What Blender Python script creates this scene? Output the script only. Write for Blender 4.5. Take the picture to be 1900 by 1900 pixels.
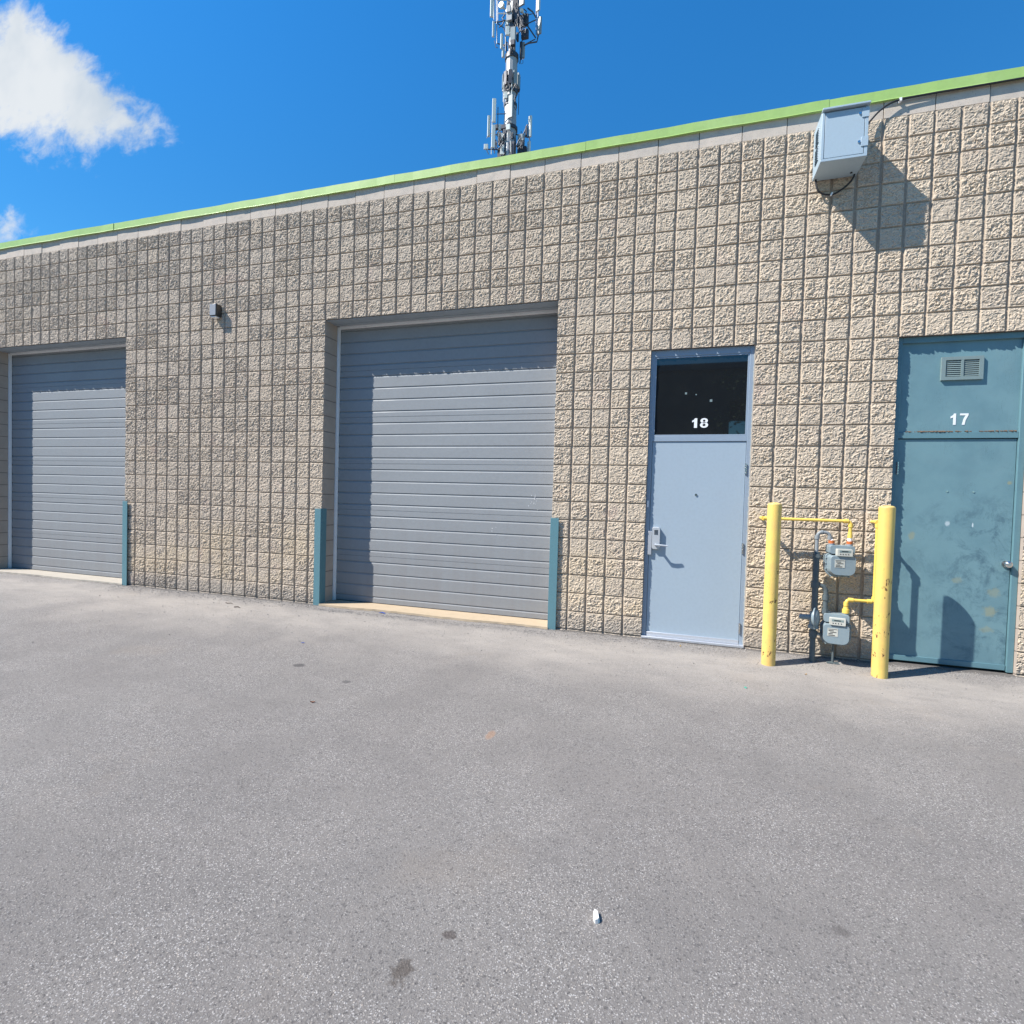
import bpy, bmesh, math, random
import numpy as np
from mathutils import Vector, Matrix

for o in list(bpy.data.objects):
    bpy.data.objects.remove(o, do_unlink=True)
S = bpy.context.scene
COL = S.collection
R = math.radians

# ------------------------------------------------------------------ camera
cam_d = bpy.data.cameras.new("camera")
cam = bpy.data.objects.new("camera", cam_d)
COL.objects.link(cam)
S.camera = cam
cam_d.sensor_width = 36.0
cam_d.lens = 983.45 * 36.0 / 1900.0
cam_d.clip_start = 0.05
cam_d.clip_end = 2000.0
yaw, pit, rol = -0.3017, -0.0279, 0.0281
fw = Vector((math.sin(yaw) * math.cos(pit), math.cos(yaw) * math.cos(pit), math.sin(pit)))
r0 = Vector((math.cos(yaw), -math.sin(yaw), 0))
u0 = r0.cross(fw)
rr = r0 * math.cos(rol) + u0 * math.sin(rol)
uu = -r0 * math.sin(rol) + u0 * math.cos(rol)
cam.matrix_world = Matrix(((rr.x, uu.x, -fw.x, 1.3163), (rr.y, uu.y, -fw.y, -5.7348),
                           (rr.z, uu.z, -fw.z, 1.4295), (0, 0, 0, 1)))

# ------------------------------------------------------------------ light
SUN = Vector((-1.78, -1.0, 2.25)).normalized()
sun_d = bpy.data.lights.new("sun", 'SUN')
sun_d.energy = 5.0
sun_d.angle = R(0.5)
sun_d.color = (1.0, 0.95, 0.88)
sun = bpy.data.objects.new("sun", sun_d)
COL.objects.link(sun)
sun.rotation_euler = SUN.to_track_quat('Z', 'Y').to_euler()
sun.location = SUN * 60
S.view_settings.view_transform = 'Standard'
S.view_settings.look = 'None'
S.view_settings.exposure = 0.82
S.view_settings.gamma = 1.0
S.view_settings.use_curve_mapping = False
S.cycles.max_bounces = 6
S.cycles.use_denoising = True


# ------------------------------------------------------------------ node helpers
class NT:
    def __init__(s, tree):
        s.t = tree
        s.n = tree.nodes
        s.l = tree.links

    def new(s, typ, **kw):
        nd = s.n.new(typ)
        for k, v in kw.items():
            setattr(nd, k, v)
        return nd

    def put(s, sock, v):
        if v is None:
            return
        if isinstance(v, bpy.types.NodeSocket):
            s.l.new(v, sock)
        else:
            if isinstance(v, (tuple, list)) and sock.type == 'RGBA' and len(v) == 3:
                v = (*v, 1)
            sock.default_value = v

    def m(s, op, a, b=None, c=None, clamp=False):
        nd = s.new('ShaderNodeMath', operation=op, use_clamp=clamp)
        s.put(nd.inputs[0], a)
        s.put(nd.inputs[1], b)
        s.put(nd.inputs[2], c)
        return nd.outputs[0]

    def vm(s, op, a, b=None):
        nd = s.new('ShaderNodeVectorMath', operation=op)
        s.put(nd.inputs[0], a)
        s.put(nd.inputs[1], b)
        return nd.outputs[0]

    def mix(s, f, a, b, mode='MIX'):
        nd = s.new('ShaderNodeMix', data_type='RGBA', blend_type=mode)
        s.put(nd.inputs[0], f)
        s.put(nd.inputs[6], a)
        s.put(nd.inputs[7], b)
        return nd.outputs[2]

    def noise(s, vec, scale, detail=3.0, rough=0.55, dist=0.0):
        nd = s.new('ShaderNodeTexNoise')
        s.put(nd.inputs['Vector'], vec)
        nd.inputs['Scale'].default_value = scale
        nd.inputs['Detail'].default_value = detail
        nd.inputs['Roughness'].default_value = rough
        nd.inputs['Distortion'].default_value = dist
        return nd.outputs[0]

    def ramp(s, v, lo, hi, a=0.0, b=1.0):
        nd = s.new('ShaderNodeMapRange', clamp=True)
        nd.interpolation_type = 'SMOOTHSTEP'
        s.put(nd.inputs[0], v)
        nd.inputs[1].default_value = lo
        nd.inputs[2].default_value = hi
        nd.inputs[3].default_value = a
        nd.inputs[4].default_value = b
        return nd.outputs[0]

    def sep(s, v):
        nd = s.new('ShaderNodeSeparateXYZ')
        s.put(nd.inputs[0], v)
        return nd.outputs

    def comb(s, x, y, z):
        nd = s.new('ShaderNodeCombineXYZ')
        s.put(nd.inputs[0], x)
        s.put(nd.inputs[1], y)
        s.put(nd.inputs[2], z)
        return nd.outputs[0]


# ------------------------------------------------------------------ world
W = bpy.data.worlds.new("World")
S.world = W
W.use_nodes = True
g = NT(W.node_tree)
g.n.clear()
sky = g.new('ShaderNodeTexSky', sky_type='NISHITA')
sky.sun_disc = False
sky.sun_elevation = math.asin(SUN.z)
sky.sun_rotation = math.atan2(SUN.x, SUN.y)
sky.altitude = 100
sky.air_density = 1.0
sky.dust_density = 0.0
sky.ozone_density = 3.0
tc = g.new('ShaderNodeTexCoord')
dirv = tc.outputs['Generated']
x, y, z = g.sep(dirv)
hs = g.new('ShaderNodeHueSaturation')
g.put(hs.inputs['Color'], sky.outputs[0])
hs.inputs['Saturation'].default_value = 1.28
hs.inputs['Value'].default_value = 1.0
skyc = g.mix(1.0, hs.outputs[0], (0.58, 1.08, 1.22), 'MULTIPLY')
skyc = g.mix(1.0, skyc, g.mix(g.ramp(z, 0.28, 0.72), (0.97, 0.86, 0.80), (1.05, 1.10, 1.06)), 'MULTIPLY')
# cumulus drifting in the north-west: built on direction, as a real far cloud would be
ys = g.m('MAXIMUM', y, 0.02)
u = g.m('DIVIDE', x, ys)
v = g.m('DIVIDE', z, ys)
uv = g.comb(u, v, 0.0)
n1 = g.noise(uv, 4.5, 6, 0.6, 0.4)
n2 = g.noise(g.vm('ADD', uv, (7.3, 2.1, 0)), 9.0, 6, 0.62, 0.6)
uw = g.m('ADD', u, g.m('MULTIPLY', g.m('SUBTRACT', n1, 0.5), 0.12))
vw = g.m('ADD', v, g.m('MULTIPLY', g.m('SUBTRACT', n2, 0.5), 0.12))
ftop = g.m('SUBTRACT', g.m('MINIMUM', g.m('SUBTRACT', 1.30, g.m('MULTIPLY', 0.82, g.m('ADD', uw, 1.72))), 1.315), vw)
fbot = g.m('SUBTRACT', vw, g.m('ADD', 0.85, g.m('MULTIPLY', 0.28, g.m('MAXIMUM', 0.0, g.m('SUBTRACT', -1.5, uw)))))
frgt = g.m('SUBTRACT', -1.20, uw)
flft = g.m('ADD', uw, 2.5)
fd = g.m('MINIMUM', g.m('MINIMUM', ftop, fbot), g.m('MINIMUM', frgt, flft))
nn = g.noise(g.vm('MULTIPLY', uv, (1.0, 1.6, 1.0)), 11.0, 8, 0.62, 0.3)
dens = g.ramp(g.m('ADD', fd, g.m('MULTIPLY', g.m('SUBTRACT', nn, 0.50), 0.19)), -0.022, 0.085)
dx = g.m('DIVIDE', g.m('ADD', uw, 1.80), 0.10)
dz = g.m('DIVIDE', g.m('SUBTRACT', vw, 0.705), 0.045)
sm = g.m('SUBTRACT', 1.0, g.m('SQRT', g.m('ADD', g.m('MULTIPLY', dx, dx), g.m('MULTIPLY', dz, dz))))
dens2 = g.ramp(g.m('ADD', sm, g.m('MULTIPLY', g.m('SUBTRACT', nn, 0.5), 2.0)), -0.1, 1.1, 0, 0.8)
north = g.m('MULTIPLY', g.m('MAXIMUM', dens, dens2), g.ramp(y, 0.05, 0.15))
# loose fair-weather clouds in the southern half of the sky
sp = g.vm('DIVIDE', dirv, g.comb(g.m('MAXIMUM', z, 0.08), g.m('MAXIMUM', z, 0.08), 1.0))
ns = g.noise(sp, 1.3, 7, 0.6, 0.3)
south = g.m('MULTIPLY', g.ramp(ns, 0.60, 0.78, 0, 0.5), g.m('MULTIPLY', g.ramp(y, -0.05, -0.2), g.ramp(z, 0.0, 0.1)))
cl = g.m('MAXIMUM', north, south)
shade = g.noise(uv, 3.2, 4, 0.5)
cloudc = g.mix(g.ramp(shade, 0.40, 0.68), (4.5, 4.75, 5.0), (3.3, 3.8, 4.35))
bgc = g.mix(cl, skyc, cloudc)
bg = g.new('ShaderNodeBackground')
g.put(bg.inputs[0], bgc)
bg.inputs[1].default_value = 0.10
wo = g.new('ShaderNodeOutputWorld')
g.l.new(bg.outputs[0], wo.inputs[0])


# ------------------------------------------------------------------ materials
def newmat(name, rough=0.6, metal=0.0, spec=0.5):
    m = bpy.data.materials.new(name)
    m.use_nodes = True
    t = NT(m.node_tree)
    b = t.n['Principled BSDF']
    b.inputs['Roughness'].default_value = rough
    b.inputs['Metallic'].default_value = metal
    b.inputs['Specular IOR Level'].default_value = spec
    return m, t, b


def paint(name, col, col2=None, rough=0.5, metal=0.0, scale=6.0, bump=0.0, bscale=60.0, spec=0.5, amt=0.5):
    m, t, b = newmat(name, rough, metal, spec)
    geo = t.new('ShaderNodeNewGeometry').outputs['Position']
    if col2 is None:
        col2 = tuple(c * 0.82 for c in col)
    n = t.noise(geo, scale, 5, 0.62, 0.2)
    f = t.ramp(n, 0.40, 0.72, 0, amt)
    n3 = t.noise(geo, scale * 17, 3, 0.6)
    c = t.mix(f, col, col2)
    c = t.mix(t.ramp(n3, 0.35, 0.75, 0, 0.22), c, tuple(k * 0.75 for k in col))
    t.put(b.inputs['Base Color'], c)
    t.put(b.inputs['Roughness'], t.ramp(n, 0.3, 0.7, rough * 0.85, min(1, rough * 1.2)))
    if bump:
        bn = t.new('ShaderNodeBump')
        bn.inputs['Strength'].default_value = 0.5
        bn.inputs['Distance'].default_value = bump
        t.put(bn.inputs['Height'], t.noise(geo, bscale, 4, 0.6))
        t.put(b.inputs['Normal'], bn.outputs[0])
    return m


def mat_block():
    m, t, b = newmat("split_face_concrete", 0.92, 0, 0.25)
    geo = t.new('ShaderNodeNewGeometry').outputs['Position']
    x, y, z = t.sep(geo)
    cx = t.m('FLOOR', t.m('DIVIDE', x, 0.2))
    cb = t.m('FLOOR', t.m('DIVIDE', t.m('ADD', x, 0.2), 0.4))
    cz = t.m('FLOOR', t.m('DIVIDE', z, 0.2))
    wn = t.new('ShaderNodeTexWhiteNoise', noise_dimensions='3D')
    t.put(wn.inputs['Vector'], t.comb(cb, 3.0, cz))
    wn2 = t.new('ShaderNodeTexWhiteNoise', noise_dimensions='3D')
    t.put(wn2.inputs['Vector'], t.comb(cx, 9.0, cz))
    warm = t.ramp(x, -7.0, 3.5)
    base = t.mix(warm, (0.475, 0.400, 0.322), (0.56, 0.462, 0.348))
    base = t.mix(t.m('MULTIPLY', wn.outputs[0], 0.50), base, (0.41, 0.345, 0.275))
    base = t.mix(t.m('MULTIPLY', t.m('POWER', wn2.outputs[0], 3.0), 0.35), base, (0.52, 0.42, 0.31))
    # mineral bloom and splash stains low on the wall
    low = t.m('MULTIPLY', t.ramp(z, 1.15, 0.75), t.ramp(z, 0.12, 0.3))
    bl = t.ramp(t.noise(geo, 1.6, 5, 0.6), 0.42, 0.62)
    base = t.mix(t.m('MULTIPLY', t.m('MULTIPLY', low, bl), 0.42), base, (0.58, 0.46, 0.30))
    g0 = t.ramp(t.m('ADD', z, t.m('MULTIPLY', t.noise(geo, 3.0, 4, 0.6), 0.2)), 0.34, 0.16)
    base = t.mix(t.m('MULTIPLY', g0, 0.45), base, (0.22, 0.21, 0.20))
    pk = t.ramp(t.noise(t.vm('ADD', geo, (40, 3, 9)), 2.3, 4, 0.6), 0.60, 0.72, 0, 0.35)
    base = t.mix(pk, base, (0.50, 0.36, 0.30))
    # aggregate grain
    vo = t.new('ShaderNodeTexVoronoi', feature='F1')
    t.put(vo.inputs['Vector'], geo)
    vo.inputs['Scale'].default_value = 130
    gr = t.sep(vo.outputs['Color'])[0]
    base = t.mix(t.ramp(gr, 0.75, 0.95, 0, 0.40), base, (0.70, 0.60, 0.48))
    base = t.mix(t.ramp(gr, 0.25, 0.05, 0, 0.45), base, (0.20, 0.18, 0.165))
    # mortar and scored grooves: brown grey, with a shape of their own
    fx = t.m('ABSOLUTE', t.m('SUBTRACT', t.m('FRACT', t.m('DIVIDE', x, 0.2)), 0.5))
    fz = t.m('ABSOLUTE', t.m('SUBTRACT', t.m('FRACT', t.m('DIVIDE', z, 0.2)), 0.5))
    at = t.new('ShaderNodeAttribute', attribute_name='joint').outputs['Fac']
    base = t.mix(t.m('MULTIPLY', at, 0.50), base, (0.20, 0.165, 0.135))
    t.put(b.inputs['Base Color'], base)
    bn = t.new('ShaderNodeBump')
    bn.inputs['Strength'].default_value = 0.7
    bn.inputs['Distance'].default_value = 0.004
    t.put(bn.inputs['Height'], t.noise(geo, 190, 4, 0.65))
    t.put(b.inputs['Normal'], bn.outputs[0])
    return m


def mat_smooth_block(name, col, jx=0.4, bump=0.0015):
    m, t, b = newmat(name, 0.9, 0, 0.25)
    geo = t.new('ShaderNodeNewGeometry').outputs['Position']
    x, y, z = t.sep(geo)
    c = t.mix(t.ramp(t.noise(geo, 7, 5, 0.6), 0.35, 0.7, 0, 0.5), col, tuple(k * 0.8 for k in col))
    c = t.mix(t.ramp(t.noise(geo, 160, 2, 0.5), 0.62, 0.72, 0, 0.6), c, tuple(k * 0.5 for k in col))
    fz = t.m('ABSOLUTE', t.m('SUBTRACT', t.m('FRACT', t.m('DIVIDE', z, 0.2)), 0.5))
    jn = t.ramp(fz, 0.462, 0.475)
    c = t.mix(t.m('MULTIPLY', jn, 0.6), c, (0.09, 0.08, 0.075))
    t.put(b.inputs['Base Color'], c)
    bn = t.new('ShaderNodeBump')
    bn.inputs['Strength'].default_value = 0.6
    bn.inputs['Distance'].default_value = bump
    t.put(bn.inputs['Height'], t.m('SUBTRACT', t.noise(geo, 150, 3, 0.6), jn))
    t.put(b.inputs['Normal'], bn.outputs[0])
    return m


def mat_coping():
    m, t, b = newmat("coping_concrete", 0.9, 0, 0.25)
    geo = t.new('ShaderNodeNewGeometry').outputs['Position']
    x, y, z = t.sep(geo)
    oi = t.new('ShaderNodeTexWhiteNoise', noise_dimensions='1D')
    t.put(oi.inputs['W'], t.m('FLOOR', t.m('DIVIDE', t.m('ADD', x, 0.2), 0.4)))
    c = t.mix(t.m('MULTIPLY', oi.outputs[0], 0.6), (0.58, 0.50, 0.42), (0.49, 0.43, 0.365))
    c = t.mix(t.ramp(t.noise(geo, 9, 5, 0.6), 0.4, 0.75, 0, 0.4), c, (0.33, 0.31, 0.28))
    c = t.mix(t.ramp(t.noise(geo, 110, 2, 0.5), 0.66, 0.72, 0, 0.7), c, (0.12, 0.11, 0.10))
    t.put(b.inputs['Base Color'], c)
    bn = t.new('ShaderNodeBump')
    bn.inputs['Strength'].default_value = 0.6
    bn.inputs['Distance'].default_value = 0.002
    t.put(bn.inputs['Height'], t.noise(geo, 180, 3, 0.6))
    t.put(b.inputs['Normal'], bn.outputs[0])
    return m


def mat_asphalt():
    m, t, b = newmat("old_asphalt", 0.88, 0, 0.3)
    geo = t.new('ShaderNodeNewGeometry').outputs['Position']
    x, y, z = t.sep(geo)
    p2 = t.comb(x, y, 0.0)
    vo = t.new('ShaderNodeTexVoronoi', feature='F1')
    t.put(vo.inputs['Vector'], t.vm('ADD', p2, t.vm('SCALE', (0, 0, 0))))
    vo.inputs['Scale'].default_value = 150
    cr, cg, cb_ = t.sep(vo.outputs['Color'])
    d = vo.outputs['Distance']
    vf = t.new('ShaderNodeTexVoronoi', feature='F1')
    t.put(vf.inputs['Vector'], p2)
    vf.inputs['Scale'].default_value = 290
    fr, fg, fb = t.sep(vf.outputs['Color'])
    big = t.noise(p2, 0.55, 5, 0.6, 0.3)
    med = t.noise(p2, 3.1, 5, 0.65)
    streak = t.noise(t.vm('MULTIPLY', p2, (0.35, 1.6, 1)), 1.0, 4, 0.55, 0.3)
    c = t.mix(t.ramp(big, 0.35, 0.68), (0.186, 0.172, 0.161), (0.205, 0.191, 0.178))
    c = t.mix(t.ramp(streak, 0.42, 0.66, 0, 0.22), c, (0.155, 0.146, 0.139))
    c = t.mix(t.ramp(med, 0.40, 0.75, 0, 0.35), c, (0.238, 0.219, 0.202))
    # exposed aggregate comes in patches
    patch = t.ramp(t.noise(p2, 1.3, 5, 0.65, 0.4), 0.36, 0.62, 0.35, 1.0)
    stone = t.m('MULTIPLY', t.ramp(cr, 0.82, 0.90), t.ramp(d, 0.62, 0.34))
    c = t.mix(t.m('MULTIPLY', t.m('MULTIPLY', stone, patch), 0.85), c, t.mix(cg, (0.52, 0.50, 0.48), (0.40, 0.35, 0.30)))
    fs = t.ramp(fr, 0.86, 0.94)
    c = t.mix(t.m('MULTIPLY', t.m('MULTIPLY', fs, patch), 0.55), c, (0.55, 0.53, 0.51))
    pit = t.ramp(cr, 0.09, 0.03)
    c = t.mix(t.m('MULTIPLY', pit, 0.50), c, (0.060, 0.056, 0.058))
    pf = t.ramp(fg, 0.14, 0.05)
    c = t.mix(t.m('MULTIPLY', pf, 0.5), c, (0.070, 0.066, 0.067))
    # pale silt washed up along the building
    yn = t.m('ADD', y, t.m('MULTIPLY', t.m('SUBTRACT', t.noise(p2, 0.9, 5, 0.6, 0.3), 0.5), 2.2))
    dust = t.m('MULTIPLY', t.ramp(yn, -1.9, -0.35), t.ramp(t.noise(t.vm('MULTIPLY', p2, (0.6, 1.5, 1)), 3.2, 9, 0.72), 0.30, 0.66, 0.45, 0.92))
    bare = t.ramp(t.m('ADD', y, t.m('MULTIPLY', t.m('SUBTRACT', t.noise(p2, 2.2, 4, 0.6), 0.5), 0.5)), -0.38, -0.10)
    dust = t.m('MULTIPLY', dust, t.m('SUBTRACT', 1.0, t.m('MULTIPLY', bare, 0.75)))
    c = t.mix(t.m('MULTIPLY', dust, 0.80), c, (0.335, 0.305, 0.272))
    br = t.ramp(t.noise(t.vm('ADD', p2, (11, 5, 0)), 1.1, 4, 0.6), 0.60, 0.74, 0, 0.18)
    c = t.mix(br, c, (0.26, 0.215, 0.17))

    # ragged dark band right against the wall
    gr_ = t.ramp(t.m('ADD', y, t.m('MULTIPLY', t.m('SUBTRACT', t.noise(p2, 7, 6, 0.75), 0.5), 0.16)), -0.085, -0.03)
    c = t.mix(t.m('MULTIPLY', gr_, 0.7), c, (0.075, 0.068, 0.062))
    # faint curved tyre tracks, two pairs
    for (ox, rad_, w_) in ((-3.2, 9.0, 0.16), (-3.2, 10.55, 0.16), (4.6, 7.4, 0.14), (4.6, 8.9, 0.14)):
        ddx = t.m('SUBTRACT', x, ox)
        ddy = t.m('ADD', y, 11.5)
        rr_ = t.m('SQRT', t.m('ADD', t.m('MULTIPLY', ddx, ddx), t.m('MULTIPLY', ddy, ddy)))
        q_ = t.m('ABSOLUTE', t.m('SUBTRACT', t.m('ADD', rr_, t.m('MULTIPLY', t.noise(p2, 1.7, 3), 0.12)), rad_))
        c = t.mix(t.m('MULTIPLY', t.ramp(q_, w_, w_ * 0.3), t.ramp(t.noise(p2, 5, 5, 0.7), 0.35, 0.7, 0.02, 0.15)), c, (0.118, 0.112, 0.112))

    def stain(cx, cy, rx, ry, col, amt, rough=0.4):
        nonlocal c
        a = t.m('DIVIDE', t.m('SUBTRACT', x, cx), rx)
        e = t.m('DIVIDE', t.m('SUBTRACT', y, cy), ry)
        q = t.m('SQRT', t.m('ADD', t.m('MULTIPLY', a, a), t.m('MULTIPLY', e, e)))
        q = t.m('ADD', q, t.m('MULTIPLY', t.m('SUBTRACT', t.noise(p2, 30, 3, 0.6), 0.5), rough * 2))
        c = t.mix(t.ramp(q, 1.1, 0.6, 0, amt), c, col)
    stain(-1.77, -1.914, 0.060, 0.05, (0.075, 0.07, 0.07), 0.8, 0.15)
    stain(-1.165, -2.097, 0.045, 0.035, (0.08, 0.075, 0.075), 0.7, 0.15)
    stain(0.224, -2.556, 0.03, 0.07, (0.34, 0.20, 0.12), 0.55)
    stain(0.606, -4.047, 0.025, 0.02, (0.07, 0.055, 0.05), 0.7, 1.0)
    stain(0.516, -4.228, 0.035, 0.05, (0.075, 0.06, 0.05), 0.7, 1.1)
    stain(1.934, -3.58, 0.035, 0.025, (0.10, 0.09, 0.085), 0.6, 1.1)
    t.put(b.inputs['Base Color'], c)
    bn = t.new('ShaderNodeBump')
    bn.inputs['Strength'].default_value = 0.9
    bn.inputs['Distance'].default_value = 0.006
    h = t.m('ADD', t.m('MULTIPLY', t.noise(p2, 140, 4, 0.75), 1.1),
            t.m('ADD', t.m('MULTIPLY', stone, 0.35), t.m('MULTIPLY', pit, -0.6)))
    h = t.m('MULTIPLY', h, t.m('SUBTRACT', 1.0, t.m('MULTIPLY', dust, 0.7)))
    t.put(bn.inputs['Height'], h)
    t.put(b.inputs['Normal'], bn.outputs[0])
    return m


def mat_door17():
    """teal painted steel with scuffs, scratches and ochre patches where the paint has gone"""
    m, t, b = newmat("teal_worn_paint", 0.45, 0, 0.45)
    geo = t.new('ShaderNodeNewGeometry').outputs['Position']
    x, y, z = t.sep(geo)
    base = t.mix(t.ramp(t.noise(geo, 3.0, 6, 0.62, 0.2), 0.35, 0.7), (0.150, 0.262, 0.292), (0.122, 0.222, 0.255))
    lowr = t.m('MULTIPLY', t.ramp(z, 1.75, 1.2), t.ramp(t.m('ADD', x, t.m('MULTIPLY', z, 0.15)), 3.35, 4.3, 0.25, 1))
    sc = t.ramp(t.noise(t.vm('ADD', geo, (3, 0, 1)), 5.5, 7, 0.72, 0.5), 0.47, 0.66)
    base = t.mix(t.m('MULTIPLY', t.m('MULTIPLY', sc, lowr), 0.85), base, (0.055, 0.115, 0.150))
    # thin scratches
    wv = t.noise(t.vm('MULTIPLY', geo, (28, 1, 5)), 1.0, 5, 0.7, 1.2)
    scr = t.ramp(t.m('ABSOLUTE', t.m('SUBTRACT', wv, 0.5)), 0.008, 0.0)
    base = t.mix(t.m('MULTIPLY', t.m('MULTIPLY', scr, t.ramp(t.noise(geo, 4, 3), 0.5, 0.62)), 0.6), base, (0.05, 0.09, 0.11))

    def blot(cx, cz, rx, rz, col, amt):
        nonlocal base
        a = t.m('DIVIDE', t.m('SUBTRACT', x, cx), rx)
        e = t.m('DIVIDE', t.m('SUBTRACT', z, cz), rz)
        q = t.m('SQRT', t.m('ADD', t.m('MULTIPLY', a, a), t.m('MULTIPLY', e, e)))
        q = t.m('ADD', q, t.m('MULTIPLY', t.m('SUBTRACT', t.noise(geo, 24, 7, 0.8), 0.5), 2.6))
        base = t.mix(t.ramp(q, 1.2, 0.5, 0, amt), base, col)
    och = (0.30, 0.28, 0.15)
    blot(4.02, 0.53, 0.055, 0.045, och, 0.5)
    blot(4.04, 0.70, 0.05, 0.05, och, 0.35)
    blot(4.0, 0.36, 0.05, 0.03, och, 0.35)
    blot(3.76, 0.79, 0.04, 0.03, och, 0.35)
    blot(3.40, 1.18, 0.03, 0.04, och, 0.5)
    blot(4.11, 1.68, 0.02, 0.02, och, 0.6)
    blot(3.67, 1.30, 0.022, 0.028, (0.45, 0.52, 0.55), 0.8)
    blot(3.86, 1.30, 0.006, 0.02, (0.6, 0.66, 0.68), 0.9)
    t.put(b.inputs['Base Color'], base)
    t.put(b.inputs['Roughness'], t.ramp(sc, 0, 1, 0.40, 0.6))
    bn = t.new('ShaderNodeBump')
    bn.inputs['Strength'].default_value = 0.4
    bn.inputs['Distance'].default_value = 0.004
    t.put(bn.inputs['Height'], t.noise(geo, 7, 3, 0.5))
    t.put(b.inputs['Normal'], bn.outputs[0])
    return m


def mat_bollard():
    m, t, b = newmat("yellow_bollard_paint", 0.42, 0, 0.5)
    tcn = t.new('ShaderNodeTexCoord').outputs['Object']
    geo = t.new('ShaderNodeNewGeometry').outputs['Position']
    x, y, z = t.sep(geo)
    c = t.mix(t.ramp(t.noise(geo, 5, 5, 0.6), 0.35, 0.7), (0.74, 0.535, 0.135), (0.70, 0.46, 0.14))
    c = t.mix(t.m('MULTIPLY', t.ramp(z, 0.9, 0.1), t.ramp(t.noise(geo, 9, 5, 0.7), 0.4, 0.7, 0, 0.5)), c, (0.60, 0.36, 0.12))
    f = t.noise(t.vm('MULTIPLY', geo, (1.4, 1.4, 0.8)), 12, 6, 0.74, 0.5)
    chip = t.ramp(f, 0.600, 0.612)
    zone = t.m('MULTIPLY', t.ramp(z, 0.95, 0.80), t.ramp(t.noise(t.vm('ADD', geo, (5, 2, 0)), 4.0, 3), 0.38, 0.46))
    c = t.mix(t.m('MULTIPLY', chip, zone), c, (0.10, 0.035, 0.02))
    top = t.m('MULTIPLY', t.ramp(z, 1.42, 1.445), t.ramp(t.noise(geo, 60, 3), 0.45, 0.6))
    c = t.mix(t.m('MULTIPLY', top, 0.5), c, (0.5, 0.45, 0.35))
    t.put(b.inputs['Base Color'], c)
    t.put(b.inputs['Roughness'], t.m('ADD', 0.42, t.m('MULTIPLY', chip, 0.4)))
    bn = t.new('ShaderNodeBump')
    bn.inputs['Strength'].default_value = 0.4
    bn.inputs['Distance'].default_value = 0.002
    t.put(bn.inputs['Height'], t.m('SUBTRACT', t.noise(geo, 40, 3, 0.6), t.m('MULTIPLY', chip, zone)))
    t.put(b.inputs['Normal'], bn.outputs[0])
    return m


def mat_glass():
    m, t, b = newmat("dark_window_glass", 0.02, 0, 0.5)
    geo = t.new('ShaderNodeNewGeometry').outputs['Position']
    t.put(b.inputs['Base Color'], t.mix(t.ramp(t.noise(geo, 4, 4), 0.4, 0.8, 0, 0.5), (0.010, 0.012, 0.014), (0.018, 0.020, 0.020)))
    b.inputs['IOR'].default_value = 1.75
    return m


def mat_leafmat(name, c1, c2):
    m, t, b = newmat(name, 0.7, 0, 0.3)
    geo = t.new('ShaderNodeNewGeometry').outputs['Position']
    t.put(b.inputs['Base Color'], t.mix(t.noise(geo, 3, 4), c1, c2))
    return m


M = {}
M['block'] = mat_block()
M['jamb'] = mat_smooth_block("smooth_jamb_block", (0.40, 0.335, 0.285))
M['coping'] = mat_coping()
M['asphalt'] = mat_asphalt()
M['sill'] = paint("door_sill_concrete", (0.44, 0.35, 0.245), (0.36, 0.29, 0.20), 0.9, 0, 5, 0.003, 120, 0.2)
M['sill_grey'] = paint("pale_sill_concrete", (0.40, 0.365, 0.31), (0.32, 0.29, 0.25), 0.9, 0, 5, 0.003, 120, 0.2)
M['door_grey'] = paint("grey_dock_paint", (0.268, 0.286, 0.300), (0.248, 0.265, 0.280), 0.55, 0, 1.6, 0, 60, 0.15)
def door_tone(m):  # greyer towards the bottom, broken by noise, with pale streaks and soft dents
    t = NT(m.node_tree)
    b = t.n['Principled BSDF']
    geo = t.new('ShaderNodeNewGeometry').outputs['Position']
    x, y, z = t.sep(geo)
    old = b.inputs['Base Color'].links[0].from_socket
    st = t.noise(t.vm('MULTIPLY', geo, (9, 1, 0.7)), 1.0, 6, 0.7)
    low = t.ramp(t.m('ADD', z, t.m('MULTIPLY', t.noise(geo, 2.2, 5, 0.65), 1.0)), 2.3, 0.5, 0, 0.75)
    c = t.mix(t.m('MULTIPLY', low, t.ramp(st, 0.3, 0.7, 0.35, 1)), old, (0.235, 0.230, 0.232))
    c = t.mix(t.ramp(t.noise(t.vm('MULTIPLY', geo, (1, 1, 6)), 3.0, 6, 0.7), 0.58, 0.75, 0, 0.25), c, (0.33, 0.34, 0.345))
    t.put(b.inputs['Base Color'], c)
    bn = t.new('ShaderNodeBump')
    bn.inputs['Strength'].default_value = 0.5
    bn.inputs['Distance'].default_value = 0.004
    t.put(bn.inputs['Height'], t.noise(t.vm('MULTIPLY', geo, (1, 1, 2)), 2.6, 3, 0.5))
    t.put(b.inputs['Normal'], bn.outputs[0])


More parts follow.
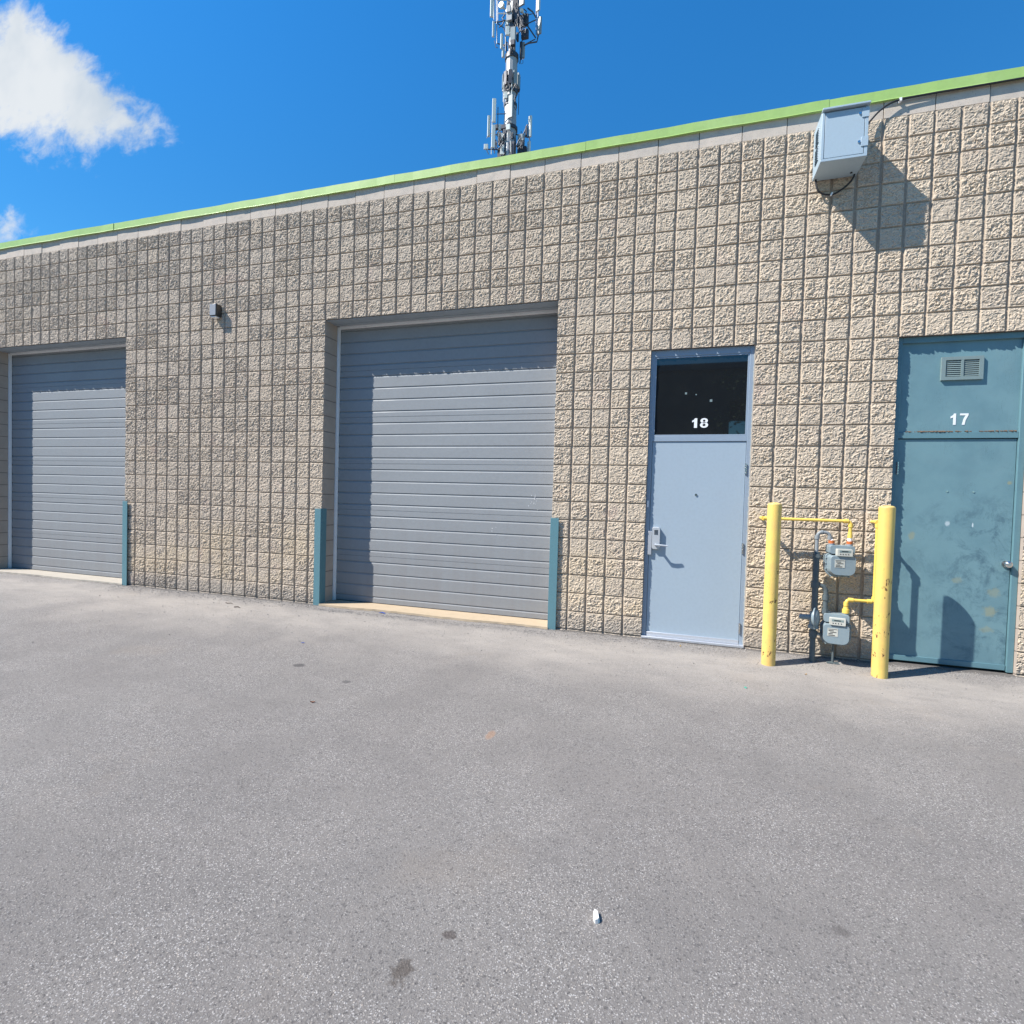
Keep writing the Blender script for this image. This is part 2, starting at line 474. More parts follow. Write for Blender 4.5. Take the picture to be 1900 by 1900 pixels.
door_tone(M['door_grey'])
M['steel_grey'] = paint("grey_lintel_steel", (0.33, 0.38, 0.42), (0.26, 0.30, 0.33), 0.5, 0, 5)
M['track'] = paint("pale_door_track", (0.75, 0.77, 0.80), (0.62, 0.65, 0.68), 0.4, 0, 6)
M['slate'] = paint("slate_blue_paint", (0.330, 0.405, 0.470), (0.310, 0.380, 0.445), 0.42, 0, 2.0, 0.0004, 30, 0.4, 0.5)
M['slate_frame'] = paint("slate_blue_frame_paint", (0.26, 0.325, 0.40), (0.235, 0.295, 0.365), 0.42, 0, 4)
M['teal'] = mat_door17()
M['teal_frame'] = paint("teal_frame_paint", (0.115, 0.225, 0.26), (0.085, 0.17, 0.205), 0.45, 0, 5)
M['teal_guard'] = paint("teal_guard_paint", (0.105, 0.225, 0.260), (0.085, 0.185, 0.22), 0.45, 0, 6, 0.001, 40)
M['green'] = paint("lime_flashing_paint", (0.335, 0.50, 0.145), (0.40, 0.54, 0.22), 0.45, 0, 1.3)
M['green_edge'] = paint("pale_flashing_edge", (0.62, 0.78, 0.60), None, 0.4, 0, 3)
M['cabinet'] = paint("pale_grey_cabinet_paint", (0.37, 0.465, 0.53), (0.345, 0.44, 0.50), 0.45, 0, 3)
M['black'] = paint("black_rubber", (0.015, 0.015, 0.017), None, 0.5, 0, 10)
M['chrome'] = paint("brushed_nickel", (0.62, 0.62, 0.62), None, 0.25, 1.0, 20)
M['silver'] = paint("satin_silver", (0.50, 0.53, 0.56), None, 0.35, 0.25, 20)
M['alu'] = paint("aluminium_sweep", (0.62, 0.65, 0.70), None, 0.35, 0.6, 20)
M['yellow'] = mat_bollard()
M['pipe_yellow'] = paint("yellow_gas_pipe_paint", (0.76, 0.55, 0.11), (0.72, 0.48, 0.10), 0.42, 0, 12)
M['meter'] = paint("blue_grey_meter_paint", (0.215, 0.275, 0.305), (0.175, 0.225, 0.255), 0.45, 0, 12)
M['pipe_dark'] = paint("weathered_grey_pipe", (0.085, 0.11, 0.12), (0.06, 0.075, 0.08), 0.6, 0, 14)
M['pipe_light'] = paint("grey_pipe", (0.22, 0.245, 0.26), (0.17, 0.19, 0.20), 0.5, 0, 14)
M['index'] = paint("pale_index_cover", (0.50, 0.50, 0.45), (0.42, 0.42, 0.38), 0.35, 0, 14)
M['white'] = paint("white_vinyl", (0.82, 0.83, 0.84), None, 0.5, 0, 6)
M['orange'] = paint("orange_coupling", (0.50, 0.13, 0.03), None, 0.5, 0, 20)
M['bronze'] = paint("dark_bronze_housing", (0.055, 0.052, 0.05), None, 0.35, 0.3, 10)
M['lamp_face'] = paint("sunlit_lamp_face", (0.30, 0.31, 0.33), None, 0.4, 0, 10)  # paler than the housing: sun on the front put into the colour
M['vent'] = paint("grey_vent_grille", (0.19, 0.255, 0.255), (0.155, 0.20, 0.19), 0.5, 0, 12)
M['mast'] = paint("galvanised_mast", (0.36, 0.37, 0.38), (0.24, 0.25, 0.27), 0.45, 0.1, 0.6)
M['mast_dark'] = paint("dark_tower_steel", (0.05, 0.055, 0.07), (0.10, 0.10, 0.12), 0.5, 0.2, 0.9)
M['panel_w'] = paint("white_antenna_radome", (0.62, 0.65, 0.62), None, 0.45, 0, 0.5)
M['panel_g'] = paint("grey_antenna_radome", (0.26, 0.30, 0.31), None, 0.45, 0, 0.5)
M['roof'] = paint("roof_membrane", (0.20, 0.20, 0.20), None, 0.9, 0, 1)
M['shell'] = paint("inner_block_shell", (0.20, 0.19, 0.18), None, 0.95, 0, 1)
M['opp_wall'] = paint("dark_brick_facade", (0.10, 0.085, 0.075), (0.07, 0.06, 0.055), 0.9, 0, 2)
M['glass'] = mat_glass()
M['gravel'] = paint("loose_grit", (0.30, 0.28, 0.26), (0.13, 0.12, 0.115), 0.9, 0, 25, amt=1.0)
M['leaf_brown'] = paint("brown_dry_leaf", (0.20, 0.07, 0.03), None, 0.8, 0, 60)
M['leaf_ochre'] = paint("ochre_dry_leaf", (0.50, 0.30, 0.08), None, 0.8, 0, 60)
M['blue_plastic'] = paint("blue_plastic", (0.03, 0.09, 0.42), None, 0.35, 0, 30)
M['green_plastic'] = paint("green_plastic", (0.05, 0.35, 0.25), None, 0.35, 0, 30)
M['chip'] = paint("white_chip", (0.78, 0.77, 0.74), None, 0.7, 0, 60)
M['twig'] = paint("dark_twig", (0.05, 0.035, 0.025), None, 0.8, 0, 60)
M['bark'] = paint("bark", (0.10, 0.075, 0.055), None, 0.9, 0, 6)
M['foliage'] = mat_leafmat("foliage", (0.035, 0.075, 0.02), (0.08, 0.14, 0.035))
M['rust'] = paint("rusty_metal", (0.15, 0.095, 0.06), (0.06, 0.04, 0.03), 0.8, 0, 30)


# ------------------------------------------------------------------ mesh helpers
class MB:
    def __init__(s):
        s.v = []
        s.f = []
        s.mi = []
        s.cur = 0

    def add(s, vs, fs):
        o = len(s.v)
        s.v += [tuple(p) for p in vs]
        for f in fs:
            s.f.append([i + o for i in f])
            s.mi.append(s.cur)
        return s

    def box(s, x0, x1, y0, y1, z0, z1):
        vs = [(x0, y0, z0), (x1, y0, z0), (x1, y1, z0), (x0, y1, z0), (x0, y0, z1), (x1, y0, z1), (x1, y1, z1), (x0, y1, z1)]
        return s.add(vs, [(0, 3, 2, 1), (4, 5, 6, 7), (0, 1, 5, 4), (1, 2, 6, 5), (2, 3, 7, 6), (3, 0, 4, 7)])

    def tube(s, pts, r, n=14, cap=True):
        pts = [Vector(p) for p in pts]
        rs = r if isinstance(r, (list, tuple)) else [r] * len(pts)
        rings = []
        prev = None
        for i, p in enumerate(pts):
            a = pts[max(i - 1, 0)]
            b = pts[min(i + 1, len(pts) - 1)]
            t = (b - a)
            if t.length < 1e-9:
                t = Vector((0, 0, 1))
            t.normalize()
            if prev is None:
                ref = Vector((0, 0, 1)) if abs(t.z) < 0.9 else Vector((1, 0, 0))
                e1 = t.cross(ref).normalized()
            else:
                e1 = (prev - t * prev.dot(t)).normalized()
            prev = e1
            e2 = t.cross(e1)
            rings.append([p + (e1 * math.cos(k * 2 * math.pi / n) + e2 * math.sin(k * 2 * math.pi / n)) * rs[i] for k in range(n)])
        vs = [q for ring in rings for q in ring]
        fs = []
        for i in range(len(pts) - 1):
            for k in range(n):
                a, b = i * n + k, i * n + (k + 1) % n
                fs.append((a, b, b + n, a + n))
        if cap:
            fs.append(tuple(range(n))[::-1])
            fs.append(tuple((len(pts) - 1) * n + k for k in range(n)))
        return s.add(vs, fs)

    def prism(s, out, y0, y1, inset=0.0):
        """outline in x,z; front at y0 (optionally inset towards the centre), back at y1"""
        n = len(out)
        cx = sum(p[0] for p in out) / n
        cz = sum(p[1] for p in out) / n
        fr = []
        for (a, b) in out:
            d = math.hypot(a - cx, b - cz) or 1
            k = 1 - inset / d
            fr.append((cx + (a - cx) * k, y0, cz + (b - cz) * k))
        bk = [(a, y1, b) for a, b in out]
        fs = [tuple(range(n)), tuple(range(2 * n - 1, n - 1, -1))]
        for k in range(n):
            j = (k + 1) % n
            fs.append((j, k, k + n, j + n))
        return s.add(fr + bk, fs)

    def build(s, name, mat, parent=None, bevel=0.0, smooth=True, loc=None):
        me = bpy.data.meshes.new(name)
        me.from_pydata(s.v, [], s.f)
        mats = mat if isinstance(mat, (list, tuple)) else [mat]
        for m in mats:
            me.materials.append(M[m] if isinstance(m, str) else m)
        bm = bmesh.new()
        bm.from_mesh(me)
        for f, k in zip(bm.faces, s.mi):
            f.material_index = k
        bmesh.ops.recalc_face_normals(bm, faces=bm.faces)
        bm.to_mesh(me)
        bm.free()
        if smooth:
            me.polygons.foreach_set('use_smooth', [True] * len(me.polygons))
            me.set_sharp_from_angle(angle=R(35))
        o = bpy.data.objects.new(name, me)
        COL.objects.link(o)
        if parent is not None:
            o.parent = parent
            o.matrix_parent_inverse = Matrix.Translation(-world_loc(parent))
        if bevel:
            b = o.modifiers.new("bevel", 'BEVEL')
            b.width = bevel
            b.segments = 2
            b.limit_method = 'ANGLE'
            b.harden_normals = False
        return o


WL = {}


def world_loc(o):
    return WL.get(o.name, Vector((0, 0, 0)))


def thing(name, label, cat, loc=(0, 0, 0), group=None):
    o = bpy.data.objects.new(name, None)
    o.empty_display_size = 0.2
    COL.objects.link(o)
    o.location = loc
    WL[o.name] = Vector(loc)
    o['label'] = label
    o['category'] = cat
    if group:
        o['group'] = group
    return o


def tag(o, label, cat, group=None, kind=None):
    if label:
        o['label'] = label
    if cat:
        o['category'] = cat
    if group:
        o['group'] = group
    if kind:
        o['kind'] = kind
    return o


def arc(cx, cz, r, a0, a1, n=6):
    return [(cx + r * math.cos(R(a0 + (a1 - a0) * i / n)), cz + r * math.sin(R(a0 + (a1 - a0) * i / n))) for i in range(n + 1)]


def rrect(x0, x1, z0, z1, r, rb=None):
    """rounded rectangle; rb = radius of the bottom corners"""
    rb = r if rb is None else rb
    return (arc(x0 + rb, z0 + rb, rb, 180, 270) + arc(x1 - rb, z0 + rb, rb, 270, 360) +
            arc(x1 - r, z1 - r, r, 0, 90) + arc(x0 + r, z1 - r, r, 90, 180))


def ground(Y):
    if Y >= 0:
        return -0.012
    return -0.012 - 0.05 * (1 - math.exp(Y / 0.35)) - 0.012 * abs(Y)


# ------------------------------------------------------------------ ground
ysamp = [0.6, 0.0] + [-0.03 * i for i in range(1, 60)] + [-1.8 - 0.2 * i for i in range(0, 30)] + [-9, -12, -16, -22, -30, -45, -70, -120, -300]
ysamp = [700, 60] + ysamp
xsamp = [-400, -120, -40, -20] + [-14 + 0.5 * i for i in range(0, 57)] + [20, 40, 120, 400]
mb = MB()
rg = random.Random(4)
vs = []
for Y in ysamp:
    for X in xsamp:
        zz = ground(max(Y, -9)) if Y < 0 else -0.012
        if Y < -9:
            zz = ground(-9)
        if Y > 0.4:
            zz = -0.014
        if -6 < Y < -0.05:
            zz += 0.006 * math.sin(X * 1.3 + Y * 0.7) * min(1, -Y / 0.8)
        vs.append((X, Y, zz))
nx = len(xsamp)
fs = [(r * nx + c, (r + 1) * nx + c, (r + 1) * nx + c + 1, r * nx + c + 1) for r in range(len(ysamp) - 1) for c in range(nx - 1)]
mb.add(vs, fs)
o = mb.build('parking_lot', 'asphalt')
tag(o, 'worn pale grey asphalt of the yard in front of the units', None, kind='structure')


# ------------------------------------------------------------------ the split-face block wall
def hash2(ix, iy, seed):
    h = (ix.astype(np.int64) * 374761393 + iy.astype(np.int64) * 668265263 + seed * 1442695041) & 0xFFFFFFFF
    h = ((h ^ (h >> 13)) * 1274126177) & 0xFFFFFFFF
    h = (h ^ (h >> 16)) & 0xFFFFFFFF
    return h.astype(np.float32) / 4294967295.0


def vnoise(x, y, f, seed):
    X = x * f
    Y = y * f
    ix = np.floor(X)
    iy = np.floor(Y)
    fx = (X - ix).astype(np.float32)
    fy = (Y - iy).astype(np.float32)
    fx = fx * fx * (3 - 2 * fx)
    fy = fy * fy * (3 - 2 * fy)
    ix = ix.astype(np.int64)
    iy = iy.astype(np.int64)
    a = hash2(ix, iy, seed)
    b = hash2(ix + 1, iy, seed)
    c = hash2(ix, iy + 1, seed)
    d = hash2(ix + 1, iy + 1, seed)
    return (a * (1 - fx) + b * fx) * (1 - fy) + (c * (1 - fx) + d * fx) * fy


def sstep(a, b, x):
    t = np.clip((x - a) / (b - a), 0, 1)
    return t * t * (3 - 2 * t)


OPEN = [(-9.4, -6.4, 0.0, 3.6), (-3.0, 0.0, 0.0, 3.6), (1.0, 2.0, 0.0, 3.0), (3.2, 4.2, 0.0, 3.0)]
RET = {0: 0.235, 1: 0.235, 2: 0.06, 3: 0.09}


def relief(X, Z):
    cx = np.floor(X / 0.2 + 1e-6)
    cz = np.floor(Z / 0.2 + 1e-6)
    jx = np.round(X / 0.2)
    jz = np.round(Z / 0.2)
    wob = (vnoise(X * 0, Z, 14.0, 91) - 0.5) * 0.0025 + (hash2(jx, np.floor(Z / 0.2), 17) - 0.5) * 0.004
    dxg = np.abs(X - jx * 0.2 + wob)
    edge_open = np.zeros(X.shape, bool)
    for (a, b, c, d) in OPEN:
        for e in (a, b):
            edge_open |= (np.abs(jx * 0.2 - e) < 1e-3) & (Z < d - 1e-4) & (dxg < 0.1)
    dxg = np.where(edge_open, 0.02 + np.abs(X - jx * 0.2), dxg)
    dzg = np.abs(Z - jz * 0.2 + (vnoise(X, Z * 0, 22.0, 55) - 0.5) * 0.004)
    for (a, b, c, d) in OPEN:
        top = (np.abs(jz * 0.2 - d) < 1e-3) & (X > a - 1e-4) & (X < b + 1e-4)
        dzg = np.where(top, 0.03 + np.abs(Z - d), dzg)
    gw = 0.0098 + (hash2(jx, cz, 5) - 0.5) * 0.004
    ex = sstep(gw - 0.002, gw + 0.006, dxg)
    ez = sstep(0.0045, 0.0090, dzg)
    # broken stone surface: sharp, slanting ridges
    wx = X + (vnoise(X, Z, 45, 3) - 0.5) * 0.022
    wz = Z + (vnoise(X, Z, 45, 4) - 0.5) * 0.022
    n1 = vnoise(wx * 0.8 + wz * 0.5, wz - wx * 0.35, 78, 11)
    n2 = vnoise(wx, wz, 150, 12)
    n3 = vnoise(wx, wz, 22, 13)
    rdg = 1 - np.abs(2 * vnoise(wx * 0.75 + wz * 0.55, wz - wx * 0.3, 56, 14) - 1)
    rough = 0.42 * (n1 - 0.5) + 0.26 * (n2 - 0.5) + 0.22 * (n3 - 0.5) + 0.36 * (rdg - 0.5)
    pill = sstep(0.010, 0.026, np.minimum(dxg, dzg))
    fac = hash2(cx, cz, 33)
    blk = np.floor((X + 0.2) / 0.4 + 1e-6)
    rough = rough * (0.62 + 0.75 * hash2(blk, cz, 71))
    crn = np.maximum(dxg, dzg)
    chipm = (vnoise(X, Z, 33, 61) > 0.80) & (np.minimum(dxg, dzg) < 0.026)
    rough = np.where(chipm, rough - 0.42, rough)
    tilt = 0.9 * ((X / 0.2 - cx - 0.5) * (hash2(cx, cz, 34) - 0.5) + (Z / 0.2 - cz - 0.5) * (hash2(cx, cz, 35) - 0.5)) * 0.010
    face = 0.0145 + 0.003 * (fac - 0.5) + tilt * pill + rough * (0.30 + 0.70 * pill) * 0.0210
    face = np.maximum(face, 0.006)
    jnt = 1 - ex * ez
    h = face * ex * ez + 0.0 * jnt
    h = np.where(ez < 0.999, np.maximum(h, face * ex * 0.15 * (1 - ez) + h), h)
    return h, jnt


def wall_sheet(x0, x1, n_per, zmin=-0.2, zmax=5.0):
    ncx = int(round((x1 - x0) / 0.2)) * n_per
    ncz = int(round((zmax - zmin) / 0.2)) * n_per
    xs = x0 + np.arange(ncx + 1) * (0.2 / n_per)
    zs = zmin + np.arange(ncz + 1) * (0.2 / n_per)
    X, Z = np.meshgrid(xs, zs)
    h, jnt = relief(X, Z)
    if True:
        h = h.astype(np.float32)
    keep = np.ones((ncz, ncx), bool)
    xc = (xs[:-1] + xs[1:]) / 2
    zc = (zs[:-1] + zs[1:]) / 2
    for (a, b, c, d) in OPEN:
        keep &= ~((zc[:, None] > c - 0.5) & (zc[:, None] < d) & (xc[None, :] > a) & (xc[None, :] < b))
    idx = np.arange((ncx + 1) * (ncz + 1)).reshape(ncz + 1, ncx + 1)
    q = np.stack([idx[:-1, :-1], idx[:-1, 1:], idx[1:, 1:], idx[1:, :-1]], -1)[keep]
    used = np.zeros(idx.size, bool)
    used[q.ravel()] = True
    remap = np.cumsum(used) - 1
    V = np.stack([X.ravel(), -h.ravel(), Z.ravel()], -1)[used]
    J = jnt.ravel()[used]
    q = remap[q]
    mats = np.zeros(len(q), np.int32)
    # returns into the openings
    eV, eQ = [], []
    base = len(V)
    for k, (a, b, c, d) in enumerate(OPEN):
        rt = RET[k]
        for e in (a, b):
            if e < x0 - 1e-6 or e > x1 + 1e-6:
                continue
            ci = int(round((e - x0) / (0.2 / n_per)))
            rows = np.where((zs > -0.15) & (zs <= d + 1e-6))[0]
            fr = remap[idx[rows, ci]]
            st = base + len(eV)
            for w in rows:
                eV.append((xs[ci], rt, zs[w]))
            for i in range(len(rows) - 1):
                qq = [fr[i], fr[i + 1], st + i + 1, st + i]
                eQ.append(qq if e == b else qq[::-1])
        ri = int(round((d - zmin) / (0.2 / n_per)))
        cols = np.where((xs >= a - 1e-6) & (xs <= b + 1e-6))[0]
        if len(cols) > 1:
            fr = remap[idx[ri, cols]]
            st = base + len(eV)
            for w in cols:
                eV.append((xs[w], rt, zs[ri]))
            for i in range(len(cols) - 1):
                eQ.append([fr[i], st + i, st + i + 1, fr[i + 1]])
    if eV:
        V = np.vstack([V, np.array(eV, np.float32)])
        J = np.concatenate([J, np.zeros(len(eV))])
        q = np.vstack([q, np.array(eQ)])
        mats = np.concatenate([mats, np.ones(len(eQ), np.int32)])
    return V.astype(np.float32), q.astype(np.int32), J.astype(np.float32), mats


parts = [wall_sheet(-10.4, -5.0, 40), wall_sheet(-5.0, 4.8, 40), wall_sheet(4.8, 6.0, 16)]
V = np.vstack([p[0] for p in parts])
off = 0
qs = []
for p in parts:
    qs.append(p[1] + off)
    off += len(p[0])
Q = np.vstack(qs)
J = np.concatenate([p[2] for p in parts])
MI = np.concatenate([p[3] for p in parts])
me = bpy.data.meshes.new('block_wall')
me.vertices.add(len(V))
me.vertices.foreach_set('co', V.ravel())
me.loops.add(len(Q) * 4)
me.loops.foreach_set('vertex_index', Q.ravel())
me.polygons.add(len(Q))
me.polygons.foreach_set('loop_start', np.arange(len(Q), dtype=np.int32) * 4)
me.materials.append(M['block'])
me.materials.append(M['jamb'])
me.polygons.foreach_set('material_index', MI)
me.update(calc_edges=True)
at = me.attributes.new('joint', 'FLOAT', 'POINT')
at.data.foreach_set('value', J)
me.polygons.foreach_set('use_smooth', np.zeros(len(Q), bool))
del V, Q, J, MI, parts, qs

BL = thing('industrial_building', 'long tan split-face block building with lime green roof edge, dock doors and two numbered doors', 'building', (0, 0, 0))
ow = bpy.data.objects.new('block_wall', me)
COL.objects.link(ow)
ow.parent = BL

# shell: back, sides, roof
mb = MB()
mb.box(-10.4, -10.15, 0.02, 22, -0.2, 5.0)
mb.box(5.75, 6.0, 0.02, 22, -0.2, 5.0)
mb.box(-10.15, 5.75, 21.75, 22, -0.2, 5.0)
mb.box(-10.15, 5.75, 0.12, 21.75, -0.10, -0.004)
mb.build('rear_wall', 'shell', BL)
mb = MB()
mb.box(-10.4, 6.0, 0.21, 22.0, 5.0, 5.17)
mb.build('roof', 'roof', BL)
# coping course
mb = MB()
rg = random.Random(8)
xq = -10.4
while xq < 6.0 - 1e-6:
    xn = -10.2 if abs(xq + 10.4) < 1e-6 else min(xq + 0.4, 6.0)
    yj = rg.uniform(-0.004, 0.004)
    mb.box(xq + 0.003, xn - 0.003, -0.002 + yj, 0.205, 5.0, 5.19)
    xq = xn
mb.build('coping', 'coping', BL, bevel=0.0015)
# lime flashing
mb = MB()
xq = -11.25
while xq < 6.05:
    xn = xq + 2.3
    a, b = max(xq, -10.43), min(xn, 6.03) - 0.003
    dj = rg.uniform(0, 0.003)
    y0 = -0.024 - dj
    prof = [(y0 - 0.006, 5.150), (y0, 5.158), (y0, 5.246), (0.24, 5.262), (0.24, 5.20), (0.0, 5.195), (0.0, 5.150)]
    n = len(prof)
    mb.cur = 0
    ns_ = max(2, int((b - a) / 0.12))
    ph = rg.uniform(0, 6)
    zj = rg.uniform(-0.0025, 0.0025)
    vs = []
    for i in range(ns_ + 1):
        xx = a + (b - a) * i / ns_
        wv = 0.0020 * math.sin(xx * 7.1 + ph) + 0.0014 * math.sin(xx * 17.3 + 2 * ph)
        for j, (p, q) in enumerate(prof):
            vs.append((xx, p + (wv if j in (0, 1, 2) else 0), q + zj + (0.0015 * math.sin(xx * 5 + ph) if j in (0, 1, 2) else 0)))
    fs = [tuple(range(n)), tuple(ns_ * n + k for k in range(n - 1, -1, -1))]
    for i in range(ns_):
        o_ = i * n
        fs += [(o_ + k, o_ + (k + 1) % n, o_ + (k + 1) % n + n, o_ + k + n) for k in range(n)]
    mb.add(vs, fs)
    xq = xn
o = mb.build('roof_flashing', 'green', BL, smooth=False)
o['label'] = 'lime green metal roof edge'

# ------------------------------------------------------------------ dock doors
LEAF_Y = 0.28


def dock_door(x0, x1, lab):
    mb = MB()
    prof = []
    zb = 0.012
    zt = 3.58
    y = LEAF_Y
    prof.append((y, zb))
    k = 0
    while True:
        z0 = zb + 0.6 * k
        if z0 > zt:
            break
        for i in range(4):
            zc = z0 + 0.075 + 0.15 * i
            if zc + 0.02 < zt:
                prof += [(y, zc - 0.020), (y + 0.010, zc), (y + 0.010, zc + 0.005), (y, zc + 0.006)]
        zj = z0 + 0.6
        if zj + 0.01 < zt:
            prof += [(y, zj - 0.003), (y + 0.004, zj - 0.0015), (y + 0.004, zj + 0.0015), (y, zj + 0.003)]
        k += 1
    prof.append((y, zt))
    vs, fs = [], []
    a, b = x0 + 0.028, x1 - 0.028
    for (py, pz) in prof:
        vs += [(a, py, pz), (b, py, pz)]
    for i in range(len(prof) - 1):
        fs.append((2 * i, 2 * i + 1, 2 * i + 3, 2 * i + 2))
    mb.add(vs, fs)
    mb.box(a, b, y + 0.014, y + 0.05, zb, zt)
    d = mb.build('overhead_door', 'door_grey', BL, smooth=False)
    d['label'] = lab
    # pale edge angles standing in the opening
    mb = MB()
    mb.box(x0 + 0.001, x0 + 0.030, 0.236, 0.276, -0.01, 3.585)
    mb.build('door_track', 'track', d, bevel=0.002)
    mb = MB()
    mb.box(x1 - 0.030, x1 - 0.001, 0.236, 0.276, -0.01, 3.585)
    mb.build('door_track', 'track', d, bevel=0.002)
    mb = MB()
    mb.box(x0 + 0.032, x1 - 0.032, 0.240, 0.277, 3.560, 3.592)
    mb.build('head_seal', 'white', d, bevel=0.002)  # white stands in for light bounced up off the ground
    mb = MB()
    mb.box(a, b, y - 0.004, y + 0.02, -0.006, 0.0105)
    mb.build('bottom_seal', 'black', d)
    # steel lintel plate across the soffit, butted inside the reveal
    mb = MB()
    mb.box(x0 + 0.003, x1 - 0.003, 0.012, 0.2355, 3.590, 3.5985)
    mb.box(x0 + 0.003, x1 - 0.003, 0.15, 0.158, 3.580, 3.5895)
    lp = mb.build('lintel', 'steel_grey', BL)
    return d


d1 = dock_door(-9.4, -6.4, 'grey ribbed overhead door at the far left')
d2 = dock_door(-3.0, 0.0, 'grey ribbed overhead door in the middle')
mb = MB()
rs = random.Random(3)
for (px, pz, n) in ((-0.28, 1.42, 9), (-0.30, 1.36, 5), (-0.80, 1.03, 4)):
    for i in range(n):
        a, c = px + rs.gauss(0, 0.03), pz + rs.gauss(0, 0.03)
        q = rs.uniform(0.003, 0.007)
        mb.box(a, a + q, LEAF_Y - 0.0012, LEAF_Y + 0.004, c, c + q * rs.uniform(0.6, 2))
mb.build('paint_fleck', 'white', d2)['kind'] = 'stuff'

# concrete sills
for (a, b, nm) in ((-9.4, -6.4, 0), (-3.0, 0.0, 1)):
    mb = MB()
    rs = random.Random(10 + nm)
    pts = []
    n = 60
    for i in range(n + 1):
        pts.append((a + 0.003 + (b - a - 0.006) * i / n, -0.045 + rs.uniform(-0.008, 0.008) - 0.015 * math.sin(i * 0.21)))
    vs = [(px, py, 0.004) for px, py in pts] + [(px, 0.6, 0.0055) for px, py in pts] + [(px, py - 0.004, -0.06) for px, py in pts]
    fs = [(i, i + 1, i + n + 2, i + n + 1) for i in range(n)] + [(i + 1, i, i + 2 * n + 2, i + 2 * n + 3) for i in range(n)]
    mb.add(vs, fs)
    o = mb.build('door_sill', 'sill' if nm else 'sill_grey')
    tag(o, ['pale concrete sill under the far left overhead door', 'cracked sandy concrete sill under the middle overhead door'][nm], None, kind='structure')

# ------------------------------------------------------------------ entry door 18
FY = -0.004   # frame face


def numerals(text, x0, zb, hgt, y, heavy, parent, name='unit_number'):
    """white vinyl numerals as thin cut shapes"""
    mb = MB()
    x = x0

    def ring(cx, cz, rx, rz, tx, tz):
        n = 28
        vs, fs = [], []
        for yy in (y, y + 0.0015):
            for k in range(n):
                a = 2 * math.pi * k / n
                vs.append((cx + rx * math.cos(a), yy, cz + rz * math.sin(a)))
            for k in range(n):
                a = 2 * math.pi * k / n
                vs.append((cx + (rx - tx) * math.cos(a), yy, cz + (rz - tz) * math.sin(a)))
        for k in range(n):
            j = (k + 1) % n
            fs += [(k, j, n + j, n + k), (2 * n + j, 2 * n + k, 3 * n + k, 3 * n + j),
                   (j, k, 2 * n + k, 2 * n + j), (n + k, n + j, 3 * n + j, 3 * n + k)]
        mb.add(vs, fs)
    for ch in text:
        w = hgt * (0.62 if not heavy else 0.80)
        s = hgt * (0.20 if not heavy else 0.30)
        if ch == '1':
            xr = x + w * 0.72
            mb.prism([(xr - s, zb), (xr, zb), (xr, zb + hgt), (xr - s * 0.75, zb + hgt), (xr - s - hgt * 0.02, zb + hgt * 0.86),
                      (xr - s - hgt * 0.20, zb + hgt * 0.74), (xr - s - hgt * 0.20, zb + hgt * 0.57), (xr - s, zb + hgt * 0.66)], y, y + 0.0015)
        if ch == '7':
            mb.prism([(x, zb + hgt * 0.83), (x + w * 0.66, zb + hgt * 0.83), (x + w * 0.42, zb + hgt * 0.52), (x + w * 0.25, zb),
                      (x + w * 0.58, zb), (x + w * 0.68, zb + hgt * 0.40), (x + w, zb + hgt * 0.85), (x + w, zb + hgt), (x, zb + hgt)], y, y + 0.0015)
        if ch == '8':
            ring(x + w / 2, zb + hgt * 0.29, w * 0.50, hgt * 0.29, s * 0.82, hgt * 0.165)
            ring(x + w / 2, zb + hgt * 0.735, w * 0.455, hgt * 0.265, s * 0.80, hgt * 0.150)
        x += w + hgt * (0.12 if not heavy else 0.06)
    return mb.build(name, 'white', parent, smooth=False)


mb = MB()
mb.box(1.047, 1.953, 0.030, 0.070, 0.012, 2.050)
D18 = mb.build('entry_door', 'slate', BL, bevel=0.0015)
D18['label'] = 'slate blue steel door under dark glass marked 18'
mb = MB()
fy0, fy1 = 0.018, 0.11
mb.box(1.002, 1.044, fy0, fy1, 0.0, 2.997)
mb.box(1.956, 1.998, fy0, fy1, 0.0, 2.997)
mb.box(1.0445, 1.9555, fy0, fy1, 2.932, 2.997)
mb.box(1.0445, 1.9555, fy0 + 0.004, fy1, 2.054, 2.108)
mb.build('door_frame', 'slate_frame', D18, bevel=0.002)
mb = MB()
mb.box(1.0445, 1.062, 0.024, 0.038, 2.1085, 2.9315)
mb.box(1.938, 1.9555, 0.024, 0.038, 2.1085, 2.9315)
mb.box(1.0625, 1.9375, 0.024, 0.038, 2.914, 2.9315)
mb.box(1.0625, 1.9375, 0.024, 0.038, 2.1085, 2.124)
mb.build('glazing_bead', 'slate_frame', D18, bevel=0.001)
mb = MB()
mb.box(1.0625, 1.9375, 0.032, 0.040, 2.1245, 2.9135)
gl = mb.build('transom_pane', 'glass', D18)
numerals('18', 1.425, 2.193, 0.098, 0.0295, True, gl)
for (px, pz, q) in ((1.362, 2.548, 0.010), (1.462, 2.533, 0.006), (1.607, 2.468, 0.012)):  # flat squares on the pane, standing in for small lights inside
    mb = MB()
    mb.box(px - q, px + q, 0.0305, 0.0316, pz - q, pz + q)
    mb.build('interior_light_mark', 'vent', gl)
mb = MB()
mb.box(1.048, 1.952, 0.016, 0.0295, 0.012, 0.052)
mb.build('door_sweep', 'alu', D18, bevel=0.002)
mb = MB()
mb.box(1.002, 1.998, -0.03, 0.10, -0.012, 0.010)
mb.build('threshold', 'alu', D18, bevel=0.002)
mb = MB()
rs = random.Random(31)
zs_ = [0.0 + 0.03 * i for i in range(101)]
